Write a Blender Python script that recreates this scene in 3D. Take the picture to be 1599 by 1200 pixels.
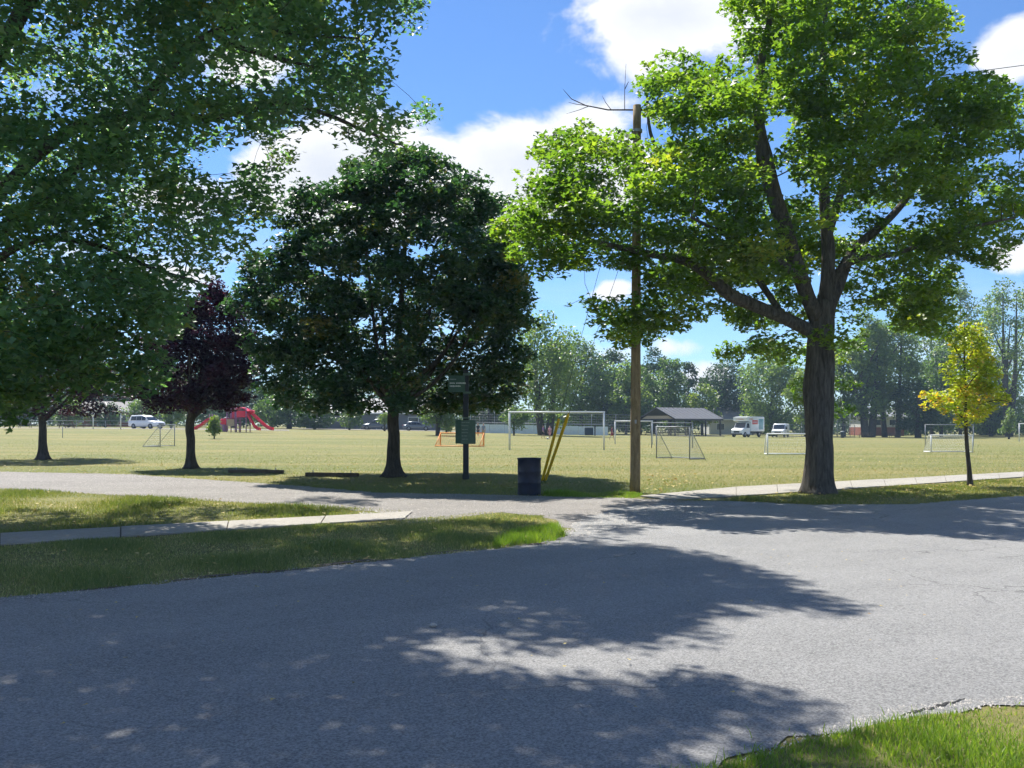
import bpy, bmesh, math, random
import numpy as np
from mathutils import Vector, Matrix

for _o in list(bpy.data.objects):
    bpy.data.objects.remove(_o)
SC = bpy.context.scene
COL = SC.collection
RNG = np.random.default_rng(7)
random.seed(7)

# ------------------------------------------------------------------ camera, sky, sun, exposure
F, HOR, CH = 1400.0, 662.0, 1.7          # focal length and horizon in photo pixels, eye height in metres
cam_d = bpy.data.cameras.new('camera')
cam_d.sensor_width = 36.0
cam_d.lens = 36.0 * F / 1599.0
cam_d.shift_y = (HOR - 600.0) / 1599.0
cam_d.clip_end = 5000.0
cam = bpy.data.objects.new('camera', cam_d)
COL.objects.link(cam)
cam.location = (0, 0, CH)
cam.rotation_euler = (math.radians(90), 0, 0)
SC.camera = cam

SUN_AZ, SUN_EL = math.radians(30), math.radians(54)     # the sun stands ahead of the camera, to the left
TO_SUN = Vector((-math.sin(SUN_AZ) * math.cos(SUN_EL), math.cos(SUN_AZ) * math.cos(SUN_EL), math.sin(SUN_EL)))
sun_d = bpy.data.lights.new('sun', 'SUN')
sun_d.energy = 4.7
sun_d.angle = math.radians(0.53)
sun_d.color = (1.0, 0.955, 0.87)
sun = bpy.data.objects.new('sun', sun_d)
COL.objects.link(sun)
sun.rotation_euler = TO_SUN.to_track_quat('Z', 'Y').to_euler()
sun.location = (-30, 50, 80)

SC.view_settings.view_transform = 'Standard'
SC.view_settings.look = 'None'
SC.view_settings.gamma = 1.0
SC.view_settings.use_curve_mapping = False
SC.view_settings.exposure = 1.08
SC.cycles.max_bounces = 5
SC.cycles.diffuse_bounces = 2
SC.cycles.glossy_bounces = 2
SC.cycles.transmission_bounces = 4
SC.cycles.transparent_max_bounces = 6
SC.cycles.caustics_reflective = False
SC.cycles.caustics_refractive = False
SC.cycles.sample_clamp_indirect = 6.0
SC.cycles.use_denoising = True
SC.cycles.use_adaptive_sampling = True
SC.cycles.adaptive_threshold = 0.025
SC.cycles.adaptive_min_samples = 16


def world_sky():
    w = bpy.data.worlds.new('World')
    SC.world = w
    w.use_nodes = True
    nt = w.node_tree
    nt.nodes.clear()
    N, L = nt.nodes.new, nt.links.new
    out = N('ShaderNodeOutputWorld')
    bg = N('ShaderNodeBackground')
    bg.inputs['Strength'].default_value = 0.088
    L(bg.outputs[0], out.inputs[0])
    sky = N('ShaderNodeTexSky')
    sky.sky_type = 'NISHITA'
    sky.sun_disc = False
    sky.sun_elevation = SUN_EL
    sky.sun_rotation = -SUN_AZ
    sky.air_density = 1.0
    sky.dust_density = 0.0
    sky.ozone_density = 3.0
    tc = N('ShaderNodeTexCoord')
    nrm = N('ShaderNodeVectorMath'); nrm.operation = 'NORMALIZE'
    L(tc.outputs['Generated'], nrm.inputs[0])
    sep = N('ShaderNodeSeparateXYZ'); L(nrm.outputs[0], sep.inputs[0])

    def M(op, a, b=None, c=None, clamp=False):
        n = N('ShaderNodeMath'); n.operation = op; n.use_clamp = clamp
        for i, s in enumerate((a, b, c)):
            if s is None: continue
            if isinstance(s, (int, float)): n.inputs[i].default_value = s
            else: L(s, n.inputs[i])
        return n.outputs[0]
    az = M('ARCTAN2', sep.outputs[0], sep.outputs[1])
    el = M('ARCSINE', sep.outputs[2])
    # cumulus banks that stand in this sky: azimuth, elevation, half width, half height, weight
    banks = []
    for (u, v, hw, hh, wt) in [(550, 275, 190, 100, 1.25), (665, 285, 125, 84, 1.2), (800, 268, 125, 92, 1.2), (900, 256, 115, 84, 1.2),
                               (1040, 28, 150, 74, 1.15), (1150, 20, 90, 80, 1.0), (960, 455, 42, 24, .9), (1060, 540, 70, 22, .55), (1590, 82, 62, 42, .95),
                               (1585, 400, 40, 28, .7), (665, 48, 55, 30, .28), (385, 105, 75, 40, .8), (930, 555, 120, 26, .55),
                               (330, 300, 160, 60, .7), (1110, 590, 60, 30, .8), (250, 420, 220, 50, .6), (1420, 545, 130, 36, .6), (120, 130, 120, 70, .5)]:
        a = math.atan2(u - 800, F); r = math.hypot(u - 800, F)
        e = math.atan2(HOR - v, r)
        banks.append((a, e, hw / F, hh / F, wt))
    # the same broken cloud unseen all round and overhead, added to brighten the shade
    rr = random.Random(3)
    for k in range(34):
        e = .10 + 1.05 * (k % 4) / 4 + rr.uniform(0, .22)
        a = .68 + (2 * math.pi - 1.36) * ((k * .618) % 1.0)
        c = max(math.cos(e), .35)
        banks.append((a, e, rr.uniform(.09, .17) / c, rr.uniform(.05, .085), rr.uniform(.9, 1.15)))
    cov = None
    for (a, e, hw, hh, wt) in banks:
        a = (a + math.pi) % (2 * math.pi) - math.pi
        dx = M('MULTIPLY', M('SUBTRACT', az, a), 1 / hw)
        dy = M('MULTIPLY', M('SUBTRACT', el, e), 1 / hh)
        d2 = M('ADD', M('MULTIPLY', dx, dx), M('MULTIPLY', dy, dy))
        g = M('MULTIPLY', M('EXPONENT', M('MULTIPLY', d2, -0.8)), wt)
        cov = g if cov is None else M('MAXIMUM', cov, g)
    mp = N('ShaderNodeMapping'); mp.inputs['Scale'].default_value = (1, 1, 1.7)
    L(nrm.outputs[0], mp.inputs[0])
    nz = N('ShaderNodeTexNoise'); nz.inputs['Scale'].default_value = 9.0; nz.inputs['Detail'].default_value = 9.0
    nz.inputs['Roughness'].default_value = 0.58; nz.inputs['Distortion'].default_value = 0.25
    L(mp.outputs[0], nz.inputs['Vector'])
    raw = M('ADD', cov, M('MULTIPLY', M('SUBTRACT', nz.outputs[0], 0.5), 1.5))
    dens = N('ShaderNodeMapRange'); dens.interpolation_type = 'SMOOTHSTEP'
    dens.inputs['From Min'].default_value = 0.40; dens.inputs['From Max'].default_value = 0.72
    L(raw, dens.inputs['Value'])
    # thin high streaks near the horizon
    mp2 = N('ShaderNodeMapping'); mp2.inputs['Scale'].default_value = (1.2, 1.2, 9)
    L(nrm.outputs[0], mp2.inputs[0])
    nz2 = N('ShaderNodeTexNoise'); nz2.inputs['Scale'].default_value = 3.0; nz2.inputs['Detail'].default_value = 5
    L(mp2.outputs[0], nz2.inputs['Vector'])
    st = N('ShaderNodeMapRange'); st.interpolation_type = 'SMOOTHSTEP'
    st.inputs['From Min'].default_value = 0.42; st.inputs['From Max'].default_value = 0.8
    st.inputs['To Max'].default_value = 0.45
    L(nz2.outputs[0], st.inputs['Value'])
    lowm = N('ShaderNodeMapRange'); lowm.inputs['From Min'].default_value = 0.30; lowm.inputs['From Max'].default_value = 0.05
    L(el, lowm.inputs['Value'])
    streak = M('MULTIPLY', st.outputs[0], lowm.outputs[0])
    fac = M('MAXIMUM', dens.outputs[0], streak, clamp=True)
    # lit tops and greyer thick bellies of the cloud body itself
    sh = N('ShaderNodeMapRange'); sh.inputs['From Min'].default_value = 0.75; sh.inputs['From Max'].default_value = 1.5
    L(raw, sh.inputs['Value'])
    cc = N('ShaderNodeMix'); cc.data_type = 'RGBA'
    cc.inputs['A'].default_value = (5.8, 5.9, 6.1, 1); cc.inputs['B'].default_value = (4.3, 4.6, 5.2, 1)
    L(sh.outputs[0], cc.inputs['Factor'])
    mix = N('ShaderNodeMix'); mix.data_type = 'RGBA'
    L(fac, mix.inputs['Factor'])
    tint = N('ShaderNodeMix'); tint.data_type = 'RGBA'; tint.blend_type = 'MULTIPLY'; tint.inputs['Factor'].default_value = 1
    L(sky.outputs[0], tint.inputs['A']); tint.inputs['B'].default_value = (.53, .69, .89, 1)
    L(tint.outputs['Result'], mix.inputs['A'])
    L(cc.outputs['Result'], mix.inputs['B'])
    L(mix.outputs['Result'], bg.inputs['Color'])


world_sky()


# ------------------------------------------------------------------ terrain and placing
def sstep(a, b, x):
    t = np.clip((x - a) / (b - a), 0, 1)
    return t * t * (3 - 2 * t)


def gz(x, y):
    return sstep(42.0, 115.0, np.asarray(y, float)) * (0.3 - 0.95 * np.tanh(np.asarray(x, float) / 45.0))


def flat(u, v):                       # ground near the street, which is level
    return ((u - 800) * CH / (v - HOR), F * CH / (v - HOR))


def onground(u, Y):                   # a spot on the terrain at a depth
    X = (u - 800) * Y / F
    return (X, Y, float(gz(X, Y)))


def solve(u, v):                      # spot on the terrain for a foot point
    Y = 60.0
    for _ in range(60):
        z = float(gz((u - 800) * Y / F, Y))
        Yn = (CH - z) * F / (v - HOR)
        Y = .6 * Y + .4 * min(max(Yn, 5), 220)
    return onground(u, Y)


def P(u, v, Y):                       # a point at depth Y
    return np.array(((u - 800) * Y / F, Y, CH + (HOR - v) * Y / F))


# ------------------------------------------------------------------ object helpers
def tag(o, label=None, cat=None, group=None, kind=None):
    if label: o['label'] = label
    if cat: o['category'] = cat
    if group: o['group'] = group
    if kind: o['kind'] = kind
    return o


def empty(name, loc, rz=0.0, label=None, cat=None, group=None):
    o = bpy.data.objects.new(name, None)
    o.empty_display_size = 0.2
    COL.objects.link(o)
    o.location = loc
    o.rotation_euler = (0, 0, rz)
    return tag(o, label, cat, group)


def link(name, me, mat, parent=None):
    o = bpy.data.objects.new(name, me)
    COL.objects.link(o)
    if mat is not None and not me.materials:
        me.materials.append(mat)
    if parent is not None:
        o.parent = parent
    return o


def np_mesh(name, verts, faces_flat, loop_tot, mat=None, smooth=False, attr=None):
    """mesh from numpy arrays; faces all with loop_tot corners"""
    me = bpy.data.meshes.new(name)
    nv, nl = len(verts), len(faces_flat)
    nf = nl // loop_tot
    me.vertices.add(nv); me.loops.add(nl); me.polygons.add(nf)
    me.vertices.foreach_set('co', np.ascontiguousarray(verts, np.float32).ravel())
    me.loops.foreach_set('vertex_index', np.ascontiguousarray(faces_flat, np.int32))
    me.polygons.foreach_set('loop_start', np.arange(0, nl, loop_tot, dtype=np.int32))
    if smooth:
        me.polygons.foreach_set('use_smooth', np.ones(nf, bool))
    if attr is not None:
        for k, a in attr.items():
            at = me.attributes.new(k, 'FLOAT', 'POINT')
            at.data.foreach_set('value', np.ascontiguousarray(a, np.float32))
    me.update(calc_edges=True)
    if mat is not None:
        me.materials.append(mat)
    return me


class MB:
    def __init__(s):
        s.v, s.f = [], []

    def add(s, vs, fs):
        b = len(s.v)
        s.v += [tuple(map(float, p)) for p in vs]
        s.f += [tuple(b + i for i in f) for f in fs]
        return s

    def box(s, c, size, rz=0.0, bevel=0.0):
        hx, hy, hz = size[0] / 2, size[1] / 2, size[2] / 2
        co, si = math.cos(rz), math.sin(rz)
        def T(x, y, z): return (c[0] + x * co - y * si, c[1] + x * si + y * co, c[2] + z)
        if bevel <= 0:
            vs = [T(x, y, z) for z in (-hz, hz) for (x, y) in ((-hx, -hy), (hx, -hy), (hx, hy), (-hx, hy))]
            return s.add(vs, [(3, 2, 1, 0), (4, 5, 6, 7), (0, 1, 5, 4), (1, 2, 6, 5), (2, 3, 7, 6), (3, 0, 4, 7)])
        b = min(bevel, hx * .9, hy * .9, hz * .9)
        def ring(ix, iy, z):
            r = []
            for (sx, sy) in ((-1, -1), (1, -1), (1, 1), (-1, 1)):
                p = [(sx * (hx - ix), sy * (hy - iy - b), z), (sx * (hx - ix - b), sy * (hy - iy), z)]
                if sx * sy > 0: r += [p[0], p[1]]
                else: r += [p[1], p[0]]
            return [T(*q) for q in r]
        vs = ring(b * .7, b * .7, -hz) + ring(0, 0, -hz + b) + ring(0, 0, hz - b) + ring(b * .7, b * .7, hz)
        fs = [tuple(range(7, -1, -1)), tuple(range(24, 32))]
        for k in range(3):
            for i in range(8):
                j = (i + 1) % 8
                fs.append((k * 8 + i, k * 8 + j, k * 8 + 8 + j, k * 8 + 8 + i))
        return s.add(vs, fs)

    def tube(s, pts, rad, n=8, cap=True, twist=None):
        pts = [Vector(p) for p in pts]
        if isinstance(rad, (int, float)): rad = [rad] * len(pts)
        t0 = (pts[1] - pts[0]).normalized()
        a = Vector((0, 0, 1)) if abs(t0.z) < .9 else Vector((1, 0, 0))
        nx = t0.cross(a).normalized()
        vs, fs = [], []
        for i, p in enumerate(pts):
            if i == 0: t = t0
            elif i == len(pts) - 1: t = (pts[i] - pts[i - 1]).normalized()
            else: t = (pts[i + 1] - pts[i - 1]).normalized()
            nx = (nx - t * nx.dot(t)).normalized()
            ny = t.cross(nx)
            for k in range(n):
                an = 2 * math.pi * k / n
                r = rad[i] if twist is None else rad[i] * twist(i, an, p)
                vs.append(p + (nx * math.cos(an) + ny * math.sin(an)) * r)
        for i in range(len(pts) - 1):
            for k in range(n):
                j = (k + 1) % n
                fs.append((i * n + k, i * n + j, (i + 1) * n + j, (i + 1) * n + k))
        if cap:
            fs.append(tuple(range(n - 1, -1, -1)))
            fs.append(tuple(range((len(pts) - 1) * n, len(pts) * n)))
        return s.add(vs, fs)

    def lathe(s, prof, n=16, c=(0, 0, 0), axis='z', cap=True):
        vs, fs = [], []
        for (r, z) in prof:
            for k in range(n):
                a = 2 * math.pi * k / n
                x, y = r * math.cos(a), r * math.sin(a)
                if axis == 'z': q = (c[0] + x, c[1] + y, c[2] + z)
                elif axis == 'y': q = (c[0] + x, c[1] + z, c[2] + y)
                else: q = (c[0] + z, c[1] + x, c[2] + y)
                vs.append(q)
        for i in range(len(prof) - 1):
            for k in range(n):
                j = (k + 1) % n
                fs.append((i * n + k, i * n + j, (i + 1) * n + j, (i + 1) * n + k))
        if cap:
            fs.append(tuple(range(n - 1, -1, -1)))
            fs.append(tuple(range((len(prof) - 1) * n, len(prof) * n)))
        return s.add(vs, fs)

    def slab(s, poly, z0, z1):
        """closed prism over an xy outline"""
        n = len(poly)
        vs = [(x, y, z0) for x, y in poly] + [(x, y, z1) for x, y in poly]
        fs = [tuple(range(n - 1, -1, -1)), tuple(range(n, 2 * n))]
        for i in range(n):
            j = (i + 1) % n
            fs.append((i, j, n + j, n + i))
        return s.add(vs, fs)

    def ext(s, prof, y0, y1):
        """closed prism over an xz outline, from y0 to y1"""
        n = len(prof)
        vs = [(x, y0, z) for x, z in prof] + [(x, y1, z) for x, z in prof]
        fs = [tuple(range(n)), tuple(range(2 * n - 1, n - 1, -1))]
        for i in range(n):
            j = (i + 1) % n
            fs.append((j, i, n + i, n + j))
        return s.add(vs, fs)

    def plate(s, quad, t):
        """thin solid plate over a quad, t thick along its normal"""
        q = [Vector(p) for p in quad]
        nn = (q[1] - q[0]).cross(q[-1] - q[0]).normalized() * t
        n = len(q)
        vs = q + [p + nn for p in q]
        fs = [tuple(range(n - 1, -1, -1)), tuple(range(n, 2 * n))]
        for i in range(n):
            j = (i + 1) % n
            fs.append((i, j, n + j, n + i))
        return s.add(vs, fs)

    def build(s, name, mat, parent=None, smooth=False, fix=True):
        me = bpy.data.meshes.new(name)
        me.from_pydata(s.v, [], s.f)
        if fix:
            bm = bmesh.new(); bm.from_mesh(me)
            bmesh.ops.recalc_face_normals(bm, faces=bm.faces)
            bm.to_mesh(me); bm.free()
        if smooth:
            me.polygons.foreach_set('use_smooth', np.ones(len(me.polygons), bool))
        me.materials.append(mat)
        return link(name, me, None, parent)


def copy_tree(o, parent=None, mats=None):
    c = o.copy()
    COL.objects.link(c)
    c.parent = parent
    for ch in list(o.children):
        copy_tree(ch, c)
    return c


# ------------------------------------------------------------------ materials
def newmat(name):
    m = bpy.data.materials.new(name)
    m.use_nodes = True
    nt = m.node_tree
    nt.nodes.clear()
    return m, nt, nt.nodes.new, nt.links.new


def pmat(name, col, rough=0.6, metal=0.0, var=0.12, scale=6.0, bump=0.0, bscale=30.0, spec=0.4, stretch=(1, 1, 1), col2=None):
    """painted or plain surface with uneven tone and fine relief"""
    m, nt, N, L = newmat(name)
    out = N('ShaderNodeOutputMaterial'); b = N('ShaderNodeBsdfPrincipled')
    L(b.outputs[0], out.inputs[0])
    tc = N('ShaderNodeTexCoord'); mp = N('ShaderNodeMapping'); mp.inputs['Scale'].default_value = stretch
    L(tc.outputs['Object'], mp.inputs[0])
    nz = N('ShaderNodeTexNoise'); nz.inputs['Scale'].default_value = scale; nz.inputs['Detail'].default_value = 6
    nz.inputs['Roughness'].default_value = .65
    L(mp.outputs[0], nz.inputs['Vector'])
    cr = N('ShaderNodeValToRGB')
    c2 = col2 if col2 else tuple(c * (1 + var) for c in col)
    c1 = tuple(c * (1 - var) for c in col) if not col2 else col
    cr.color_ramp.elements[0].color = (*c1, 1); cr.color_ramp.elements[1].color = (*c2, 1)
    cr.color_ramp.elements[0].position = .3; cr.color_ramp.elements[1].position = .7
    L(nz.outputs[0], cr.inputs[0]); L(cr.outputs[0], b.inputs['Base Color'])
    b.inputs['Roughness'].default_value = rough
    b.inputs['Metallic'].default_value = metal
    b.inputs['Specular IOR Level'].default_value = spec
    if bump > 0:
        n2 = N('ShaderNodeTexNoise'); n2.inputs['Scale'].default_value = bscale; n2.inputs['Detail'].default_value = 5
        L(mp.outputs[0], n2.inputs['Vector'])
        bp = N('ShaderNodeBump'); bp.inputs['Strength'].default_value = bump; bp.inputs['Distance'].default_value = 0.02
        L(n2.outputs[0], bp.inputs['Height']); L(bp.outputs[0], b.inputs['Normal'])
    return m


def leafmat(name, cols, trans, tfac=0.42, rough=0.42, spec=0.6):
    """leaf blade: thin, lets light through; each leaf takes its tone from its own random value"""
    m, nt, N, L = newmat(name)
    out = N('ShaderNodeOutputMaterial')
    at = N('ShaderNodeAttribute'); at.attribute_name = 'rnd'
    cr = N('ShaderNodeValToRGB')
    els = cr.color_ramp.elements
    for i, (p, c) in enumerate(cols):
        e = els[i] if i < 2 else els.new(p)
        e.position = p; e.color = (*c, 1)
    L(at.outputs['Fac'], cr.inputs[0])
    b = N('ShaderNodeBsdfPrincipled')
    b.inputs['Roughness'].default_value = rough
    b.inputs['Specular IOR Level'].default_value = spec
    L(cr.outputs[0], b.inputs['Base Color'])
    t = N('ShaderNodeBsdfTranslucent')
    mul = N('ShaderNodeMix'); mul.data_type = 'RGBA'; mul.blend_type = 'MULTIPLY'
    mul.inputs['Factor'].default_value = 1
    L(cr.outputs[0], mul.inputs['A']); mul.inputs['B'].default_value = (*trans, 1)
    L(mul.outputs['Result'], t.inputs['Color'])
    mx = N('ShaderNodeMixShader'); mx.inputs[0].default_value = tfac
    L(b.outputs[0], mx.inputs[1]); L(t.outputs[0], mx.inputs[2])
    L(mx.outputs[0], out.inputs[0])
    return m


def barkmat(name, c1, c2, scale=7.0, bump=0.8):
    m, nt, N, L = newmat(name)
    out = N('ShaderNodeOutputMaterial'); b = N('ShaderNodeBsdfPrincipled')
    L(b.outputs[0], out.inputs[0])
    tc = N('ShaderNodeTexCoord'); mp = N('ShaderNodeMapping'); mp.inputs['Scale'].default_value = (1, 1, .16)
    L(tc.outputs['Object'], mp.inputs[0])
    nz = N('ShaderNodeTexNoise'); nz.inputs['Scale'].default_value = scale * 2; nz.inputs['Detail'].default_value = 8
    nz.inputs['Roughness'].default_value = .7; nz.inputs['Distortion'].default_value = .6
    L(mp.outputs[0], nz.inputs['Vector'])
    cr = N('ShaderNodeValToRGB')
    cr.color_ramp.elements[0].color = (*c1, 1); cr.color_ramp.elements[1].color = (*c2, 1)
    cr.color_ramp.elements[0].position = .36; cr.color_ramp.elements[1].position = .66
    L(nz.outputs[0], cr.inputs[0]); L(cr.outputs[0], b.inputs['Base Color'])
    b.inputs['Roughness'].default_value = .9
    b.inputs['Specular IOR Level'].default_value = .15
    bp = N('ShaderNodeBump'); bp.inputs['Strength'].default_value = bump; bp.inputs['Distance'].default_value = .04
    L(nz.outputs[0], bp.inputs['Height']); L(bp.outputs[0], b.inputs['Normal'])
    return m


def groundmat(name, ramps, bump=0.5, bdist=0.02, rough=.9, spec=.2, fine=60.0, rot=0.0, cracks=False):
    """ground cover: broad patches, middle mottling and fine grain; ramps = [(scale, stretch, amount, c1, c2), ...]"""
    m, nt, N, L = newmat(name)
    out = N('ShaderNodeOutputMaterial'); b = N('ShaderNodeBsdfPrincipled')
    L(b.outputs[0], out.inputs[0])
    tc = N('ShaderNodeTexCoord')
    cur = None
    for (sc, st, amt, c1, c2, p0, p1) in ramps:
        rt = N('ShaderNodeMapping'); rt.inputs['Rotation'].default_value = (0, 0, -rot)
        L(tc.outputs['Object'], rt.inputs[0])
        mp = N('ShaderNodeMapping'); mp.inputs['Scale'].default_value = st
        L(rt.outputs[0], mp.inputs[0])
        nz = N('ShaderNodeTexNoise'); nz.inputs['Scale'].default_value = sc; nz.inputs['Detail'].default_value = 7
        nz.inputs['Roughness'].default_value = .62
        L(mp.outputs[0], nz.inputs['Vector'])
        cr = N('ShaderNodeValToRGB')
        cr.color_ramp.elements[0].color = (*c1, 1); cr.color_ramp.elements[1].color = (*c2, 1)
        cr.color_ramp.elements[0].position = p0; cr.color_ramp.elements[1].position = p1
        L(nz.outputs[0], cr.inputs[0])
        if cur is None: cur = cr.outputs[0]
        else:
            mx = N('ShaderNodeMix'); mx.data_type = 'RGBA'; mx.blend_type = 'MULTIPLY' if amt < 0 else 'MIX'
            mx.inputs['Factor'].default_value = abs(amt)
            L(cur, mx.inputs['A']); L(cr.outputs[0], mx.inputs['B'])
            cur = mx.outputs['Result']
    if cracks:
        # fine wandering cracks and a few sealed ones
        dn = N('ShaderNodeTexNoise'); dn.inputs['Scale'].default_value = 1.6; dn.inputs['Detail'].default_value = 5
        L(tc.outputs['Object'], dn.inputs['Vector'])
        ad = N('ShaderNodeMix'); ad.data_type = 'RGBA'; ad.blend_type = 'LINEAR_LIGHT'; ad.inputs['Factor'].default_value = .35
        L(tc.outputs['Object'], ad.inputs['A']); L(dn.outputs['Color'], ad.inputs['B'])
        vo = N('ShaderNodeTexVoronoi'); vo.feature = 'DISTANCE_TO_EDGE'; vo.inputs['Scale'].default_value = .30
        L(ad.outputs['Result'], vo.inputs['Vector'])
        mr = N('ShaderNodeMapRange'); mr.inputs['From Min'].default_value = .0015; mr.inputs['From Max'].default_value = .0045
        mr.inputs['To Min'].default_value = .5; mr.inputs['To Max'].default_value = 0
        L(vo.outputs['Distance'], mr.inputs['Value'])
        mk = N('ShaderNodeTexNoise'); mk.inputs['Scale'].default_value = .25
        L(tc.outputs['Object'], mk.inputs['Vector'])
        mm = N('ShaderNodeMapRange'); mm.inputs['From Min'].default_value = .48; mm.inputs['From Max'].default_value = .6
        L(mk.outputs[0], mm.inputs['Value'])
        mu = N('ShaderNodeMath'); mu.operation = 'MULTIPLY'; L(mr.outputs[0], mu.inputs[0]); L(mm.outputs[0], mu.inputs[1])
        cx = N('ShaderNodeMix'); cx.data_type = 'RGBA'; L(mu.outputs[0], cx.inputs['Factor'])
        L(cur, cx.inputs['A']); cx.inputs['B'].default_value = (.035, .035, .036, 1)
        cur = cx.outputs['Result']
    L(cur, b.inputs['Base Color'])
    b.inputs['Roughness'].default_value = rough
    b.inputs['Specular IOR Level'].default_value = spec
    n2 = N('ShaderNodeTexNoise'); n2.inputs['Scale'].default_value = fine; n2.inputs['Detail'].default_value = 6
    n2.inputs['Roughness'].default_value = .7
    L(tc.outputs['Object'], n2.inputs['Vector'])
    bp = N('ShaderNodeBump'); bp.inputs['Strength'].default_value = bump; bp.inputs['Distance'].default_value = bdist
    L(n2.outputs[0], bp.inputs['Height']); L(bp.outputs[0], b.inputs['Normal'])
    return m


W1 = (1, 1, 1)
M = {}
M['lawn'] = groundmat('lawn', [(0.13, (.30, 1.9, 1), 1, (.098, .132, .034), (.262, .212, .082), .42, .60),
                               (0.8, (.4, 1.7, 1), .38, (.095, .135, .034), (.29, .245, .10), .38, .66),
                               (9.0, W1, .30, (.12, .135, .04), (.36, .31, .13), .3, .72),
                               (70.0, W1, -.45, (.5, .5, .5), (1, 1, 1), .3, .65)], bump=.8, bdist=.03, fine=45)
M['asphalt'] = groundmat('asphalt', [(0.55, (.28, 1.5, 1), 1, (.132, .132, .132), (.238, .236, .232), .38, .62),
                                     (1.1, W1, .36, (.125, .125, .125), (.262, .258, .252), .38, .62),
                                     (22.0, W1, .24, (.10, .10, .10), (.34, .335, .325), .36, .64),
                                     (70.0, W1, .44, (.045, .045, .048), (.46, .455, .44), .37, .63)], bump=.9, bdist=.016, rough=.75, spec=.4, fine=80, rot=.56, cracks=True)
M['gravel'] = groundmat('gravel', [(0.5, (.5, 1.4, 1), 1, (.150, .138, .125), (.31, .29, .265), .36, .64),
                                   (5.0, W1, .40, (.14, .125, .11), (.40, .37, .34), .3, .7),
                                   (38.0, W1, .5, (.11, .105, .10), (.50, .47, .44), .36, .64)], bump=1.0, bdist=.04, rough=.9, spec=.2, fine=45)
M['concrete'] = groundmat('concrete', [(0.8, W1, 1, (.25, .235, .205), (.36, .335, .295), .3, .7),
                                       (12.0, W1, .4, (.20, .185, .16), (.40, .37, .33), .3, .7)], bump=.35, bdist=.01, rough=.85, spec=.25, fine=80)
M['soil'] = pmat('soil', (.06, .05, .035), .95, 0, .3, 12, .6)
M['stone'] = pmat('stone', (.36, .34, .31), .85, 0, .35, 25)
M['crack'] = pmat('crack', (.02, .02, .02), .9)
M['grass'] = leafmat('grass', [(0, (.090, .150, .045)), (.5, (.165, .215, .075)), (.8, (.30, .30, .14)), (1, (.46, .40, .24))], (1.5, 1.5, .7), .42, .45, .5)
M['dry_grass'] = leafmat('dry_grass', [(0, (.11, .16, .040)), (.45, (.195, .215, .066)), (.8, (.32, .285, .115)), (1, (.45, .38, .18))], (1.35, 1.4, .75), .45, .5, .4)
M['lush_grass'] = leafmat('lush_grass', [(0, (.13, .23, .035)), (.5, (.20, .30, .05)), (.85, (.30, .34, .09)), (1, (.45, .42, .2))], (1.5, 1.5, .5), .45, .45, .45)
M['fallen'] = leafmat('fallen', [(0, (.42, .33, .12)), (.6, (.55, .46, .20)), (1, (.30, .18, .07))], (1, .9, .5), .2, .7, .2)
M['leaf_maple'] = leafmat('leaf_maple', [(0, (.050, .100, .024)), (.5, (.090, .150, .030)), (.93, (.145, .200, .036)), (1, (.19, .20, .04))], (2.7, 2.85, .8), .53, .45, .5)
M['leaf_left'] = leafmat('leaf_left', [(0, (.054, .122, .074)), (.5, (.086, .164, .086)), (.95, (.132, .205, .074)), (1, (.19, .20, .07))], (2.2, 2.4, 1.0), .50, .42, .8)
M['leaf_dense'] = leafmat('leaf_dense', [(0, (.024, .066, .040)), (.6, (.042, .094, .048)), (.95, (.078, .122, .046)), (1, (.13, .12, .04))], (1.8, 2.0, .8), .36, .45, .45)
M['leaf_purple'] = leafmat('leaf_purple', [(0, (.022, .010, .028)), (.6, (.038, .013, .036)), (1, (.078, .024, .042))], (1.8, .8, 1.0), .32, .5, .3)
M['leaf_yellow'] = leafmat('leaf_yellow', [(0, (.22, .31, .030)), (.5, (.36, .42, .045)), (.9, (.52, .50, .06)), (1, (.52, .34, .06))], (1.5, 1.5, .4), .5)
M['leaf_far_pale'] = leafmat('leaf_far_pale', [(0, (.075, .125, .036)), (.6, (.130, .195, .056)), (1, (.200, .245, .078))], (2.0, 2.1, 1.0), .45)
M['leaf_far_mid'] = leafmat('leaf_far_mid', [(0, (.062, .110, .034)), (.6, (.102, .160, .050)), (1, (.155, .205, .064))], (2.0, 2.2, .9), .42)
M['leaf_far_dark'] = leafmat('leaf_far_dark', [(0, (.030, .066, .026)), (.6, (.048, .092, .034)), (1, (.078, .120, .044))], (1.4, 1.6, .7), .35)
M['leaf_bright'] = leafmat('leaf_bright', [(0, (.10, .16, .03)), (.6, (.17, .24, .045)), (1, (.24, .28, .06))], (1.5, 1.6, .6), .45)
M['bark_maple'] = barkmat('bark_maple', (.045, .040, .036), (.155, .140, .122), 7, 1.0)
M['bark'] = barkmat('bark', (.040, .036, .033), (.115, .100, .088), 8, .8)
M['bark_pale'] = barkmat('bark_pale', (.10, .09, .08), (.22, .20, .175), 6, .6)
M['pole_wood'] = barkmat('pole_wood', (.17, .125, .070), (.34, .26, .155), 9, .5)


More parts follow.
